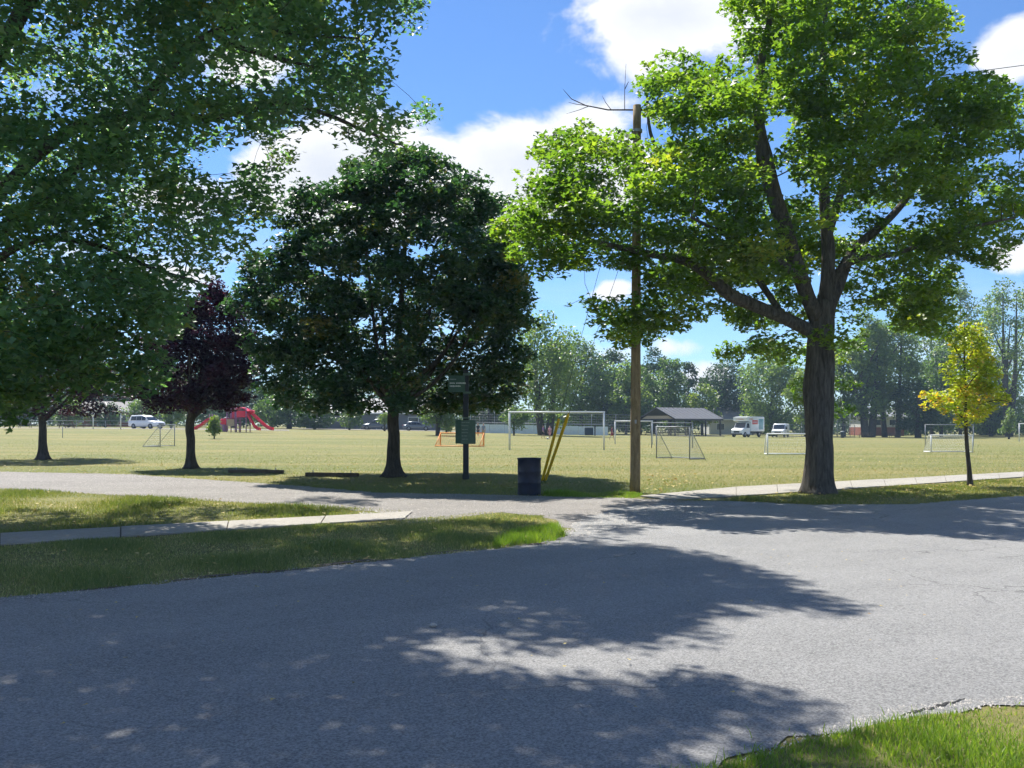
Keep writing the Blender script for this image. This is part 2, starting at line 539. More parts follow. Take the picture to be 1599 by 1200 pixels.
# ------------------------------------------------------------------ the setting: lawn, road, drive, paths
def grid_sheet():
    xs = np.concatenate([np.linspace(-420, -80, 18)[:-1], np.linspace(-80, 80, 81), np.linspace(80, 420, 18)[1:]])
    ys = np.concatenate([np.linspace(-30, 0, 8)[:-1], np.linspace(0, 170, 86), np.linspace(170, 900, 22)[1:]])
    X, Y = np.meshgrid(xs, ys)
    Z = gz(X, Y)
    V = np.stack([X, Y, Z], -1).reshape(-1, 3)
    nx, ny = len(xs), len(ys)
    i = np.arange(nx - 1)[None, :] + np.arange(ny - 1)[:, None] * nx
    Fc = np.stack([i, i + 1, i + nx + 1, i + nx], -1).reshape(-1)
    return np_mesh('lawn', V, Fc, 4, M['lawn'], smooth=True)


tag(link('lawn', grid_sheet(), None), kind='structure')


def wob(poly, step=.22, amp=.05, seed=1, skip=()):
    """walk an outline in small steps and fray it"""
    r = random.Random(seed)
    out = []
    n = len(poly)
    for i in range(n):
        a, b = poly[i], poly[(i + 1) % n]
        d = math.hypot(b[0] - a[0], b[1] - a[1])
        k = max(1, min(int(d / step), 160)) if i not in skip else 1
        for j in range(k):
            t = j / k
            s = 0 if (i in skip or (j == 0 and (i - 1) % n in skip)) else amp
            out.append((a[0] + (b[0] - a[0]) * t + r.gauss(0, s), a[1] + (b[1] - a[1]) * t + r.gauss(0, s)))
    return out


def sheet(name, poly, z, mat):
    from mathutils.geometry import tessellate_polygon
    pts = [Vector((x, y, 0)) for x, y in poly]
    tris = tessellate_polygon([pts])
    me = bpy.data.meshes.new(name)
    me.from_pydata([(x, y, z + float(gz(x, y))) for x, y in poly], [], [tuple(t) for t in tris])
    bm = bmesh.new(); bm.from_mesh(me)
    bmesh.ops.recalc_face_normals(bm, faces=bm.faces)
    if sum(f.normal.z for f in bm.faces) < 0: bmesh.ops.reverse_faces(bm, faces=bm.faces)
    bm.to_mesh(me); bm.free()
    me.materials.append(mat)
    return tag(link(name, me, None), kind='structure')


ROAD = [(-30, -11.5), flat(0, 935), flat(300, 906), flat(600, 876), flat(800, 855), flat(868, 844), flat(885, 836), flat(900, 815), flat(960, 795),
        flat(1040, 786), flat(1130, 783), flat(1270, 789), flat(1425, 788), flat(1599, 775), (30, 33.5), (60, 52), (64, 44),
        (20, 15.6), (6, 7.0), flat(1599, 1105), flat(1480, 1118), flat(1400, 1128), flat(1250, 1162), flat(1140, 1200), (-.4, 3.55), (-6, -.5), (-20, -10)]
GRAVEL = [(-40, 36.5), (-25, 29.2), flat(0, 765), flat(200, 775), flat(400, 787), flat(540, 795), flat(585, 800), flat(610, 811), flat(640, 818), flat(690, 815), flat(740, 805), flat(780, 800), flat(850, 806), flat(884, 826), flat(872, 846),
          flat(960, 830), flat(1130, 800), flat(1140, 784), flat(1050, 781), flat(980, 778), flat(820, 774), flat(600, 770), flat(450, 758), flat(200, 741), flat(0, 737), (-30, 37.0), (-44, 45)]
sheet('gravel_drive', wob(GRAVEL, .3, .07, 2), .004, M['gravel'])
sheet('road', wob(ROAD, .16, .055, 1), .008, M['asphalt'])


def walk(name, pairs, label_seed):
    """concrete path: a bed with separate slabs, pairs = (near, far) edge points"""
    bed = MB()
    base = []
    A = [p[0] for p in pairs]; B = [p[1] for p in pairs]
    bed.slab([*A, *B[::-1]], -.05, .008)
    root = bed.build(name, M['soil'])
    tag(root, kind='structure')
    r = random.Random(label_seed)
    for i in range(len(pairs) - 1):
        a0, b0, a1, b1 = map(np.array, (A[i], B[i], A[i + 1], B[i + 1]))
        n = max(1, round(float(np.linalg.norm((a1 + b1) / 2 - (a0 + b0) / 2)) / 1.5))
        for k in range(n):
            t0, t1 = (k + .006) / n, (k + .994) / n
            h = .028 + r.uniform(-.004, .004)
            q = [a0 + (a1 - a0) * t0, a0 + (a1 - a0) * t1, b0 + (b1 - b0) * t1, b0 + (b1 - b0) * t0]
            MB().slab([tuple(p) for p in q], -.03, h).build('slab', M['concrete'], root)


fx = flat
walk('pavement', [((-24.9, 2.35), (-25.7, 3.65)), (fx(0, 853), fx(0, 835)), (fx(632, 811.5), fx(645, 801))], 4)
walk('footpath', [(fx(1040, 781.5), fx(1000, 776)), (fx(1150, 776.5), fx(1150, 762)), (fx(1599, 746), fx(1599, 738)), ((40, 43.2), (39.2, 44.6))], 5)

# a crack near the road edge
mb = MB()
rc = random.Random(9)
pts = [flat(1405 + 5.2 * k + rc.uniform(-2, 2), 1121 - 1.35 * k + rc.uniform(-1.6, 1.6)) for k in range(21)]
wd = [.004 + .016 * math.sin(math.pi * k / 20) * rc.uniform(.4, 1.1) for k in range(21)]
lo = [(x, y - w) for (x, y), w in zip(pts, wd)]; hi = [(x, y + w) for (x, y), w in zip(pts, wd)]
mb.add([(x, y, .0125) for x, y in lo + hi], [(k, k + 1, 22 + k, 21 + k) for k in range(20)])
tag(mb.build('road_crack', M['crack']), kind='structure')

# ------------------------------------------------------------------ point helpers
def in_poly(px, py, poly):
    inside = np.zeros(len(px), bool)
    n = len(poly)
    for i in range(n):
        x0, y0 = poly[i]; x1, y1 = poly[(i + 1) % n]
        c = ((y0 > py) != (y1 > py))
        with np.errstate(divide='ignore', invalid='ignore'):
            xi = (x1 - x0) * (py - y0) / (y1 - y0 + 1e-12) + x0
        inside ^= c & (px < xi)
    return inside


def edge_dist(px, py, poly):
    d = np.full(len(px), 1e9)
    n = len(poly)
    for i in range(n):
        a = np.array(poly[i], float); b = np.array(poly[(i + 1) % n], float)
        ab = b - a
        t = np.clip(((px - a[0]) * ab[0] + (py - a[1]) * ab[1]) / (ab @ ab + 1e-9), 0, 1)
        d = np.minimum(d, np.hypot(px - a[0] - t * ab[0], py - a[1] - t * ab[1]))
    return d


def scatter_poly(poly, n, rng):
    p = np.array(poly)
    lo, hi = p.min(0), p.max(0)
    out = []
    tot = 0
    for _ in range(200):
        q = rng.uniform(lo, hi, (n * 2, 2))
        q = q[in_poly(q[:, 0], q[:, 1], poly)]
        out.append(q); tot += len(q)
        if tot >= n: break
    return np.concatenate(out)[:n]


# ------------------------------------------------------------------ leaves and trees
LEAF = np.array([(0, 0, 0), (-.52, .34, .10), (-.19, .52, .02), (0, 1, -.10), (.19, .52, .02), (.52, .34, .10)], float)
LEAF_F = np.array([(0, 2, 1), (0, 3, 2), (0, 4, 3), (0, 5, 4)])
OVAL = np.array([(0, 0, 0), (-.36, .5, .07), (0, 1, -.08), (.36, .5, .07)], float)
OVAL_F = np.array([(0, 2, 1), (0, 3, 2)])


def leaf_mesh(name, pos, size, mat, rng, rnd, up=.75, shape='maple', off=(0, 0, 0)):
    S, FF = (LEAF, LEAF_F) if shape == 'maple' else (OVAL, OVAL_F)
    n = len(pos)
    nr = rng.normal(0, 1, (n, 3)) * (1 - up * .45)
    nr[:, 2] = np.abs(nr[:, 2]) + up
    nr /= np.linalg.norm(nr, axis=1)[:, None]
    d = rng.normal(0, 1, (n, 3)); d[:, 2] -= .5
    d -= nr * (d * nr).sum(1)[:, None]
    d /= np.linalg.norm(d, axis=1)[:, None] + 1e-9
    x = np.cross(d, nr)
    s = size * rng.uniform(.65, 1.25, n)
    V = (pos[:, None, :] + s[:, None, None] * (S[None, :, 0, None] * x[:, None, :] + (S[None, :, 1, None] - .4) * d[:, None, :] + S[None, :, 2, None] * nr[:, None, :]))
    k = len(S)
    Fc = (np.arange(n)[:, None, None] * k + FF[None]).reshape(-1)
    return np_mesh(name, V.reshape(-1, 3) - np.array(off), Fc, 3, mat, attr={'rnd': np.repeat(rnd, k)})


def smooth_line(pts, rad, step=.25):
    """catmull-rom through the points"""
    p = np.array(pts, float); r = np.array(rad, float)
    P_ = np.vstack([2 * p[0] - p[1], p, 2 * p[-1] - p[-2]])
    out, ro = [], []
    for i in range(len(p) - 1):
        a, b, c, d = P_[i:i + 4]
        n = max(2, int(np.linalg.norm(c - b) / step))
        for j in range(n):
            t = j / n
            out.append(.5 * ((2 * b) + (c - a) * t + (2 * a - 5 * b + 4 * c - d) * t * t + (3 * b - 3 * c + d - a) * t ** 3))
            ro.append(r[i] + (r[i + 1] - r[i]) * t)
    out.append(p[-1]); ro.append(r[-1])
    return np.array(out), np.array(ro)


def frusta(name, A, B, ra, rb, mat, n=5, off=(0, 0, 0)):
    """many tapered twigs as one mesh"""
    A, B = np.asarray(A), np.asarray(B)
    t = B - A
    t /= np.linalg.norm(t, axis=1)[:, None] + 1e-9
    ref = np.where(np.abs(t[:, 2:3]) < .9, np.array([[0, 0, 1.]]), np.array([[1., 0, 0]]))
    x = np.cross(t, ref); x /= np.linalg.norm(x, axis=1)[:, None]
    y = np.cross(t, x)
    an = np.arange(n) * 2 * np.pi / n
    ring = x[:, None] * np.cos(an)[None, :, None] + y[:, None] * np.sin(an)[None, :, None]
    V = np.concatenate([A[:, None] + ring * ra[:, None, None], B[:, None] + ring * rb[:, None, None]], 1)
    i = np.arange(n); j = (i + 1) % n
    q = np.stack([i, j, j + n, i + n], -1)
    Fc = (np.arange(len(A))[:, None, None] * 2 * n + q[None]).reshape(-1)
    return np_mesh(name, V.reshape(-1, 3) - np.array(off), Fc, 4, mat, smooth=True)


def twig_net(skel, srad, clumps, rng, sag=.12, grow=1.0):
    """join every leaf clump to the nearest wood by a bent twig"""
    nodes = [np.asarray(skel)]
    rads = [np.asarray(srad)]
    A, B, ra, rb = [], [], [], []
    allp, allr = np.asarray(skel), np.asarray(srad)
    d0 = np.array([np.min(np.linalg.norm(allp - c, axis=1)) for c in clumps])
    for ci in np.argsort(d0):
        c = clumps[ci]
        dv = allp - c
        d = np.linalg.norm(dv, axis=1) + np.maximum(dv[:, 2], 0) * .5
        k = int(np.argmin(d))
        p, r = allp[k], allr[k]
        ln = np.linalg.norm(c - p)
        if ln < .05: continue
        mid = (p + c) / 2 + rng.normal(0, .1 * ln, 3) + np.array([0, 0, sag * ln])
        r0 = min(r * .7, .008 + .011 * ln * grow)
        ns = 5 if ln > 1.2 else 3
        pts = [p * (1 - t) ** 2 + mid * 2 * t * (1 - t) + c * t * t for t in np.linspace(0, 1, ns)]
        rr = np.linspace(r0, .006, ns)
        for q in range(ns - 1):
            A.append(pts[q]); B.append(pts[q + 1]); ra.append(rr[q]); rb.append(rr[q + 1])
        allp = np.vstack([allp, np.array(pts[1:])]); allr = np.concatenate([allr, rr[1:]])
    return np.array(A), np.array(B), np.array(ra), np.array(rb)


def clump_leaves(cl, rad, per, rng, flatten=.62, tone=.22):
    n = len(cl)
    per = np.maximum((per * (rad / rad.mean()) ** 2).astype(int), 6)
    idx = np.repeat(np.arange(n), per)
    d = rng.normal(0, 1, (len(idx), 3)); d /= np.linalg.norm(d, axis=1)[:, None]
    r = rng.uniform(0, 1, len(idx)) ** .42
    d = d * r[:, None] * rad[idx][:, None]
    d[:, 2] *= flatten
    d[:, 2] -= .12 * rad[idx] * (np.hypot(d[:, 0], d[:, 1]) / rad[idx]) ** 2
    ct = rng.normal(0, tone, n)
    rnd = np.clip(.42 + ct[idx] + rng.normal(0, .18, len(idx)), 0, 1)
    return cl[idx] + d, rnd


def poly_clumps(poly, n, Yc, depth, rng, holes=(), hole_p=.85, dmax=150., edge=14., skew=None):
    """leaf clumps filling a crown whose outline is known: deep in the middle, thin at the rim"""
    q = scatter_poly(poly, n * 3, rng)
    ed = edge_dist(q[:, 0], q[:, 1], poly)
    keep = ed > edge
    for (hp, pr) in holes:
        keep &= ~(in_poly(q[:, 0], q[:, 1], hp) & (rng.uniform(0, 1, len(q)) < pr))
    q, ed = q[keep][:n], ed[keep][:n]
    t = np.clip(ed / dmax, 0, 1)
    half = depth * np.sqrt(1 - (1 - t) ** 2)
    s = rng.uniform(-1, 1, len(q)); s = np.sign(s) * np.abs(s) ** .7
    Y = Yc + s * half
    if skew is not None: Y = Y + skew(q[:, 0], q[:, 1])
    X = (q[:, 0] - 800) * Y / F
    Z = CH + (HOR - q[:, 1]) * Y / F
    rmax = ed * Y / F
    return np.stack([X, Y, Z], -1), rmax


def trunk_mesh(line, rad, n=28, ridges=11, amp=.05, flare=None, seed=0):
    """tapered trunk with a flared, buttressed foot and ridged bark"""
    ph = [random.Random(seed + k).uniform(0, 6.28) for k in range(6)]
    z0 = line[0][2]

    def tw(i, an, p):
        h = p.z - z0
        f = 0.0
        if flare:
            f = flare * math.exp(-h / .22) * (1 + .45 * math.cos(5 * an + ph[0]) + .2 * math.cos(3 * an + ph[1]))
        rg = amp * (math.sin(ridges * an + ph[2] + 1.3 * math.sin(h * 2.1)) * .6 + math.sin((ridges * 2 + 1) * an + ph[3] + 2 * math.sin(h * 3.3)) * .4)
        lump = .05 * math.sin(h * 2.4 + an * 2 + ph[4]) + .03 * math.sin(h * 6 + an * 3 + ph[5])
        return 1 + f + rg + lump
    mb = MB()
    mb.tube([tuple(p) for p in line], list(rad), n, True, tw)
    return mb


def make_tree(name, label, cat, base, limbs, clumps, crad, per, lsize, lmat, bmat, rng, shape='maple', up=.75, flare=.8,
              group=None, flatten=.62, tone=.22, main_n=28, amp=.05, extra_wood=None, grow=1.0):
    """limbs[0] is the trunk: [(points, radii), ...] in world space"""
    root = empty(name, base, 0, label, cat, group)
    off = np.array(base)
    sk, sr = [], []
    for li, (pts, rad) in enumerate(limbs):
        ln, rr = smooth_line(pts, rad, .12 if li == 0 else .22)
        sk.append(ln[2:]); sr.append(rr[2:])
        if li == 0:
            o = trunk_mesh([p - off for p in ln], rr, main_n, 11, amp, flare, seed=int(abs(base[0] * 10))).build('trunk', bmat, root, True)
        else:
            mb = MB()
            ph = random.random() * 6
            mb.tube([tuple(p - off) for p in ln], list(rr), 12, True, lambda i, an, p: 1 + .06 * math.sin(4 * an + p.z * 3 + ph) + .05 * math.sin(p.z * 5 + ph))
            mb.build('limb', bmat, root, True)
    sk = np.vstack(sk); sr = np.concatenate(sr)
    hi = sk[:, 2] > (clumps[:, 2].min() - .4)
    if hi.sum() > 10: sk, sr = sk[hi], sr[hi]
    A, B, ra, rb = twig_net(sk, sr, clumps, rng, grow=grow)
    br = link('branches', frusta('branches', A, B, ra, rb, bmat, 5, off), None, root)
    tag(br, kind='stuff')
    pos, rnd = clump_leaves(clumps, crad, per, rng, flatten, tone)
    cr = link('crown', leaf_mesh('crown', pos, lsize, lmat, rng, rnd, up, shape, off), None, root)
    tag(cr, kind='stuff')
    return root


# --- big maple beside the footpath
def big_maple():
    rng = np.random.default_rng(11)
    Yt = 21.8
    base = (*flat(1280, 771), 0.0)
    Yt = base[1]
    trunk = ([P(1279, 776, Yt), P(1279, 745, Yt), P(1280, 690, Yt), P(1279, 620, Yt), P(1281, 560, Yt), P(1283, 505, Yt), P(1284, 470, Yt)], [.35, .33, .325, .345, .325, .305, .25])
    trunk[0][0][2] = -.06
    L = [trunk]
    def limb(seq, rad): L.append(([P(u, v, Yt + dy) for (u, v, dy) in seq], rad))
    limb([(1272, 520, 0), (1225, 497, -.3), (1180, 478, -.6), (1140, 460, -.8), (1108, 430, -.9), (1070, 408, -1.0), (1020, 398, -.9), (960, 385, -.7), (900, 370, -.6), (840, 350, -.5)], [.17, .16, .15, .14, .13, .11, .09, .07, .05, .03])
    limb([(1278, 500, -.05), (1262, 465, -.3), (1248, 425, -.55), (1228, 365, -1.0), (1208, 300, -1.3), (1194, 245, -1.4), (1185, 180, -1.3), (1190, 90, -1.0), (1210, 0, -.8), (1220, -80, -.5)], [.21, .19, .17, .18, .19, .17, .12, .09, .06, .03])
    limb([(1285, 490, .1), (1292, 440, .0), (1294, 390, -.1), (1289, 340, -.2), (1288, 270, -.2), (1292, 200, .1), (1285, 110, .3), (1290, 20, .5), (1300, -70, .5)], [.20, .17, .15, .135, .12, .10, .08, .05, .03])
    limb([(1290, 495, .1), (1306, 450, .3), (1325, 405, .6), (1345, 380, .9), (1400, 330, 1.4), (1450, 260, 1.9), (1490, 190, 2.2)], [.19, .17, .14, .12, .09, .06, .03])
    limb([(1296, 470, .2), (1308, 425, .0), (1350, 402, -.5), (1400, 397, -1.0), (1470, 370, -1.6), (1540, 350, -2.0), (1585, 340, -2.2)], [.12, .10, .08, .065, .05, .035, .02])
    limb([(1293, 365, -.1), (1312, 305, -.3), (1328, 250, -.6), (1350, 170, -.9), (1390, 90, -1.2), (1420, 10, -1.2)], [.12, .09, .08, .07, .05, .03])
    limb([(1225, 497, -.3), (1180, 430, .6), (1130, 360, 1.3), (1070, 290, 1.9), (1020, 220, 2.2), (1010, 140, 2.2)], [.09, .08, .07, .06, .05, .03])
    limb([(1288, 520, .1), (1300, 490, 1.0), (1290, 500, 2.2), (1285, 540, 3.2)], [.10, .08, .06, .03])
    limb([(1262, 440, -.4), (1200, 400, -1.4), (1140, 370, -2.4), (1080, 340, -3.0)], [.10, .08, .06, .03])
    poly = [(772, 365), (800, 268), (850, 195), (905, 185), (965, 200), (1010, 205), (985, 95), (1060, 72), (1110, 95), (1150, 82), (1140, 10), (1155, -70), (1260, -130), (1410, -90),
            (1470, 0), (1505, 50), (1530, 112), (1592, 122), (1612, 180), (1616, 290), (1600, 392), (1585, 385), (1560, 425), (1500, 405), (1492, 445), (1480, 520), (1420, 535),
            (1392, 480), (1352, 500), (1325, 545), (1330, 630), (1245, 640), (1235, 570), (1100, 565), (1110, 540), (1180, 515), (1105, 492), (1030, 545), (965, 548),
            (915, 515), (880, 478), (935, 452), (1005, 452), (1000, 425), (925, 420), (850, 440), (805, 420)]
    holes = [([(1100, 470), (1260, 500), (1240, 560), (1090, 540)], .45), ([(1290, 330), (1300, 480), (1380, 480), (1420, 390), (1330, 330)], .62),
             ([(1170, 220), (1240, 220), (1260, 370), (1200, 370)], .55), ([(1255, 390), (1330, 390), (1325, 660), (1240, 660)], .9), ([(880, 440), (1040, 440), (1040, 560), (880, 560)], .25),
             ([(1255, 240), (1330, 240), (1330, 400), (1260, 400)], .6), ([(985, 195), (1040, 195), (1040, 250), (985, 250)], .8), ([(1320, 480), (1400, 460), (1400, 540), (1320, 540)], .5)]
    cl, rm = poly_clumps(poly, 900, Yt - .2, 4.3, rng, holes, edge=2, dmax=240)
    # keep the big stems in sight: thin out what hangs right in front of them
    fr = [([(1165, 205), (1225, 205), (1262, 390), (1200, 380)], .6), ([(1262, 235), (1340, 235), (1330, 410), (1268, 410)], .4), ([(1225, 370), (1345, 370), (1330, 520), (1250, 520)], .8),
          ([(1060, 395), (1150, 430), (1270, 490), (1260, 535), (1130, 490), (1040, 420)], .9), ([(1320, 380), (1400, 360), (1400, 400), (1330, 430)], .4)]
    pu, pv = 800 + F * cl[:, 0] / cl[:, 1], HOR - F * (cl[:, 2] - CH) / cl[:, 1]
    keep = np.ones(len(cl), bool)
    for (pg, pr) in fr:
        keep &= ~(in_poly(pu, pv, pg) & (cl[:, 1] < Yt + .3) & (rng.uniform(0, 1, len(cl)) < pr))
    cl, rm = cl[keep], rm[keep]
    rad = np.clip(rm * 1.4 + .11, .20, .60) * rng.uniform(.48, 1.2, len(cl))
    # branches behind the trunk that hang low
    hb = np.array([P(u, v, Yt + dy) for (u, v, dy) in [(1255, 600, 3.0), (1300, 560, 3.2), (1318, 600, 3.0), (1235, 560, 3.4), (1210, 545, 3.3), (1265, 545, 3.5), (1330, 540, 2.8), (1312, 640, 2.9), (1180, 540, 3.0), (1140, 545, 2.8)]])
    cl = np.vstack([cl, hb]); rad = np.concatenate([rad, np.full(len(hb), .5)])
    q = scatter_poly([(1060, 380), (1420, 360), (1490, 430), (1470, 525), (1400, 520), (1340, 470), (1240, 520), (1120, 500), (1050, 440)], 130, rng)
    Yb = Yt + rng.uniform(.6, 3.6, len(q))
    bk = np.stack([(q[:, 0] - 800) * Yb / F, Yb, CH + (HOR - q[:, 1]) * Yb / F], -1)
    cl = np.vstack([cl, bk]); rad = np.concatenate([rad, rng.uniform(.28, .55, len(bk))])
    return make_tree('maple_tree', 'large green maple with thick forked trunk beside the footpath', 'tree', base, L, cl, rad, 92, .14, M['leaf_maple'], M['bark_maple'], rng, flare=.38, main_n=44, amp=.045, flatten=.48)


big_maple()


# --- dense round tree beyond the drive
def dome_tree(name, label, base, H, zlow, R, n, per, lsize, lmat, bmat, seed, r0, trunk_h, squash=1.0, prune=None, cr=(.4, .75), top_pow=.62, shell=.42, lean=0.0, low_open=.0, flare=.9, nl=9, wide_z=.36):
    rng = np.random.default_rng(seed)
    b = np.array(base, float)
    top = b + np.array([lean, 0, H * .82])
    th = b + np.array([0, 0, trunk_h])
    L = [([b + np.array([0, 0, -.05]), b + np.array([0, 0, .35]), b + np.array([.01, 0, trunk_h * .6]), th, (th + top) / 2, top], [r0 * 1.05, r0, r0 * .92, r0 * .9, r0 * .45, .03])]
    for k in range(nl):
        a = 2 * math.pi * (k + rng.uniform(-.25, .25)) / nl
        st = b + np.array([0, 0, trunk_h * rng.uniform(.85, 1.35)])
        hz = zlow + (H - zlow) * rng.uniform(.25, .72)
        rr = R * rng.uniform(.55, .8)
        en = b + np.array([math.cos(a) * rr, math.sin(a) * rr, hz])
        mid = (st + en) / 2 + np.array([math.cos(a) * .2, math.sin(a) * .2, -.1 * (hz - trunk_h)])
        L.append(([st, mid, en], [r0 * .42, r0 * .28, .025]))
    m = n * 3
    t = rng.uniform(0, 1, m)
    z = zlow + (H - zlow) * t
    prof = np.where(t < wide_z, .84 + .16 * np.sin(np.clip(t / wide_z, 0, 1) * np.pi / 2), np.clip(1 - ((t - wide_z) / (1 - wide_z)) ** 2.1, 0, 1) ** top_pow)
    a = rng.uniform(0, 2 * np.pi, m)
    wb = 1 + .09 * np.sin(3 * a + seed) + .06 * np.sin(5 * a + 2 * t * 6 + seed)
    rr = R * prof * wb * rng.uniform(0, 1, m) ** shell
    keep = rng.uniform(0, 1, m) < np.clip(prof, .15, 1)
    keep &= ~((t < .16) & (rr < .45 * R) & (rng.uniform(0, 1, m) < low_open))
    cl = np.stack([b[0] + rr * np.cos(a) + lean * t, b[1] + rr * np.sin(a) * squash, b[2] + z], -1)[keep][:n]
    if prune: cl = cl[~prune(cl[:, 0], cl[:, 1], cl[:, 2])]
    rad = rng.uniform(*cr, len(cl))
    return make_tree(name, label, 'tree', tuple(base), L, cl, rad, per, lsize, lmat, bmat, rng, flare=flare, main_n=24, up=.7)


bx, by = flat(615, 745)
dome_tree('round_maple_tree', 'dense dark green dome shaped tree behind the gravel drive', (bx, by, 0), 10.2, 2.2, 4.5, 830, 100, .172, M['leaf_dense'], M['bark'], 5, .20, 2.1,
          cr=(.36, .6), shell=.28, top_pow=.5, low_open=.45, lean=.45, flare=1.3, nl=10, prune=lambda x, y, z: (x > -2.7) & (x < -.1) & (y < 28.3) & (z < 4.3))
px_, py_ = flat(298, 732)
dome_tree('purple_maple_tree', 'purple leaved tree left of the dense green dome tree', (px_, py_, 0), 7.1, 2.3, 2.25, 240, 130, .14, M['leaf_purple'], M['bark'], 9, .17, 1.8,
          cr=(.32, .58), low_open=.6, lean=.9, nl=9, wide_z=.22, top_pow=1.0)
px_, py_ = flat(67, 718)
dome_tree('purple_maple_tree', 'leftmost purple leaved tree, partly hidden by hanging green foliage', (px_, py_, 0), 8.2, 2.2, 3.8, 250, 92, .15, M['leaf_purple'], M['bark'], 15, .19, 1.9,
          cr=(.4, .7), low_open=.5, nl=10, wide_z=.25)


# --- wide tree by the left edge, its trunk just outside the picture; its crown spreads over the road
def street_tree():
    rng = np.random.default_rng(21)
    bx, by = -10.6, 15.6
    base = (bx, by, 0.0)
    b = np.array(base)
    tr = ([b + np.array([0, 0, -.05]), b + np.array([0, 0, .5]), b + np.array([.05, 0, 1.6]), b + np.array([.1, 0, 3.2]), b + np.array([.3, -.1, 5.2]), b + np.array([.5, -.4, 8.5]), b + np.array([1.0, -.6, 12.5])], [.48, .44, .42, .40, .28, .18, .05])
    L = [tr]
    Y = by
    L.append(([b + np.array([.1, 0, 3.4]), b + np.array([1.6, -.2, 4.8]), P(150, 235, Y - .4), P(240, 140, Y - .6), P(285, 85, Y - .7), P(335, 50, Y - .8), P(390, 42, Y - .9), P(480, 55, Y - 1.0), P(560, 60, Y - 1.0)], [.12, .10, .08, .07, .062, .055, .042, .032, .015]))
    L.append(([b + np.array([.2, 0, 4.2]), P(100, 210, Y + .6), P(240, 182, Y + .4), P(330, 185, Y + .2), P(375, 172, Y + .1), P(430, 162, Y), P(500, 175, Y - .1), P(570, 205, Y - .1), P(620, 225, Y)], [.13, .10, .075, .065, .06, .05, .04, .03, .015]))
    L.append(([P(330, 50, Y - .8), P(370, 72, Y - .8), P(430, 90, Y - .7), P(490, 105, Y - .6)], [.06, .05, .04, .02]))
    L.append(([b + np.array([.1, 0, 3.0]), P(20, 390, Y - .8), P(140, 380, Y - 1.2), P(240, 420, Y - 1.5), P(310, 440, Y - 1.6)], [.09, .065, .045, .03, .015]))
    L.append(([b + np.array([.3, -.1, 5.2]), np.array([-7.5, 14.0, 8.4]), np.array([-6.0, 13.6, 9.8]), np.array([-4.4, 13.8, 10.6])], [.15, .10, .06, .03]))
    L.append(([b + np.array([.3, -.2, 5.6]), np.array([-8.0, 12.6, 8.2]), np.array([-6.4, 11.0, 9.3]), np.array([-4.8, 9.8, 9.8])], [.15, .12, .08, .03]))
    L.append(([b + np.array([.4, -.2, 7]), np.array([-9.5, 14.5, 10]), np.array([-7.0, 16.5, 11.5]), np.array([-4.0, 17.5, 12])], [.15, .11, .07, .03]))
    poly = [(-330, -260), (620, -260), (650, 0), (622, 60), (605, 112), (592, 158), (668, 160), (684, 192), (642, 214), (646, 262), (600, 250), (556, 226), (500, 196), (452, 232),
            (446, 292), (428, 338), (408, 392), (396, 445), (335, 455), (312, 495), (252, 520), (266, 582), (205, 612), (120, 606), (60, 640), (-30, 655), (-330, 640)]
    holes = [([(325, 78), (445, 70), (450, 140), (330, 140)], .92), ([(440, 95), (600, 70), (600, 165), (440, 160)], .5), ([(255, 215), (440, 200), (440, 300), (300, 280)], .4),
             ([(340, 345), (430, 345), (420, 425), (345, 420)], .75), ([(150, 150), (260, 150), (260, 215), (150, 215)], .5), ([(60, 20), (240, -10), (240, 120), (80, 140)], .35),
             ([(100, 350), (240, 340), (240, 410), (110, 420)], .55), ([(270, 455), (330, 455), (300, 520), (240, 500)], .5), ([(480, 200), (640, 228), (640, 300), (480, 250)], .35)]
    cl, rm = poly_clumps(poly, 720, Y, 3.6, rng, holes, edge=3, dmax=260, skew=lambda u, v: np.where(v > 400, -.8, 0))
    rad = np.clip(rm * 1.3 + .1, .16, .58) * rng.uniform(.5, 1.2, len(cl))
    # crown part over the road, above the picture; clumps placed to cast these shadows
    shade = [[(0, 935), (300, 908), (600, 880), (880, 850), (1000, 850), (1150, 872), (1270, 915), (1385, 968), (1330, 976), (1180, 945), (1110, 950), (1075, 985), (1000, 1010), (930, 1000), (860, 962),
              (760, 962), (640, 955), (590, 968), (640, 1000), (760, 1030), (850, 1058), (930, 1060), (1050, 1050), (1180, 1065), (1345, 1105), (1260, 1145), (1130, 1165), (1000, 1260), (-200, 1260), (-200, 950)],
             [(0, 850), (300, 834), (640, 813), (850, 815), (862, 842), (600, 876), (300, 905), (0, 935)], [(0, 792), (120, 800), (250, 785), (420, 792), (560, 797), (600, 801), (0, 835)],
             [(1120, 1160), (1380, 1145), (1480, 1190), (1450, 1260), (1000, 1260)],
             [(880, 800), (960, 808), (1140, 842), (960, 850), (880, 850)], [(420, 779), (560, 772), (700, 782), (600, 792), (450, 790)]]
    lit = [[(560, 905), (700, 900), (700, 920), (560, 925)], [(930, 885), (1010, 895), (1000, 910), (920, 900)], [(20, 955), (190, 955), (190, 975), (20, 975)]]
    extra = []
    kx, ky = -TO_SUN.x / TO_SUN.z, -TO_SUN.y / TO_SUN.z
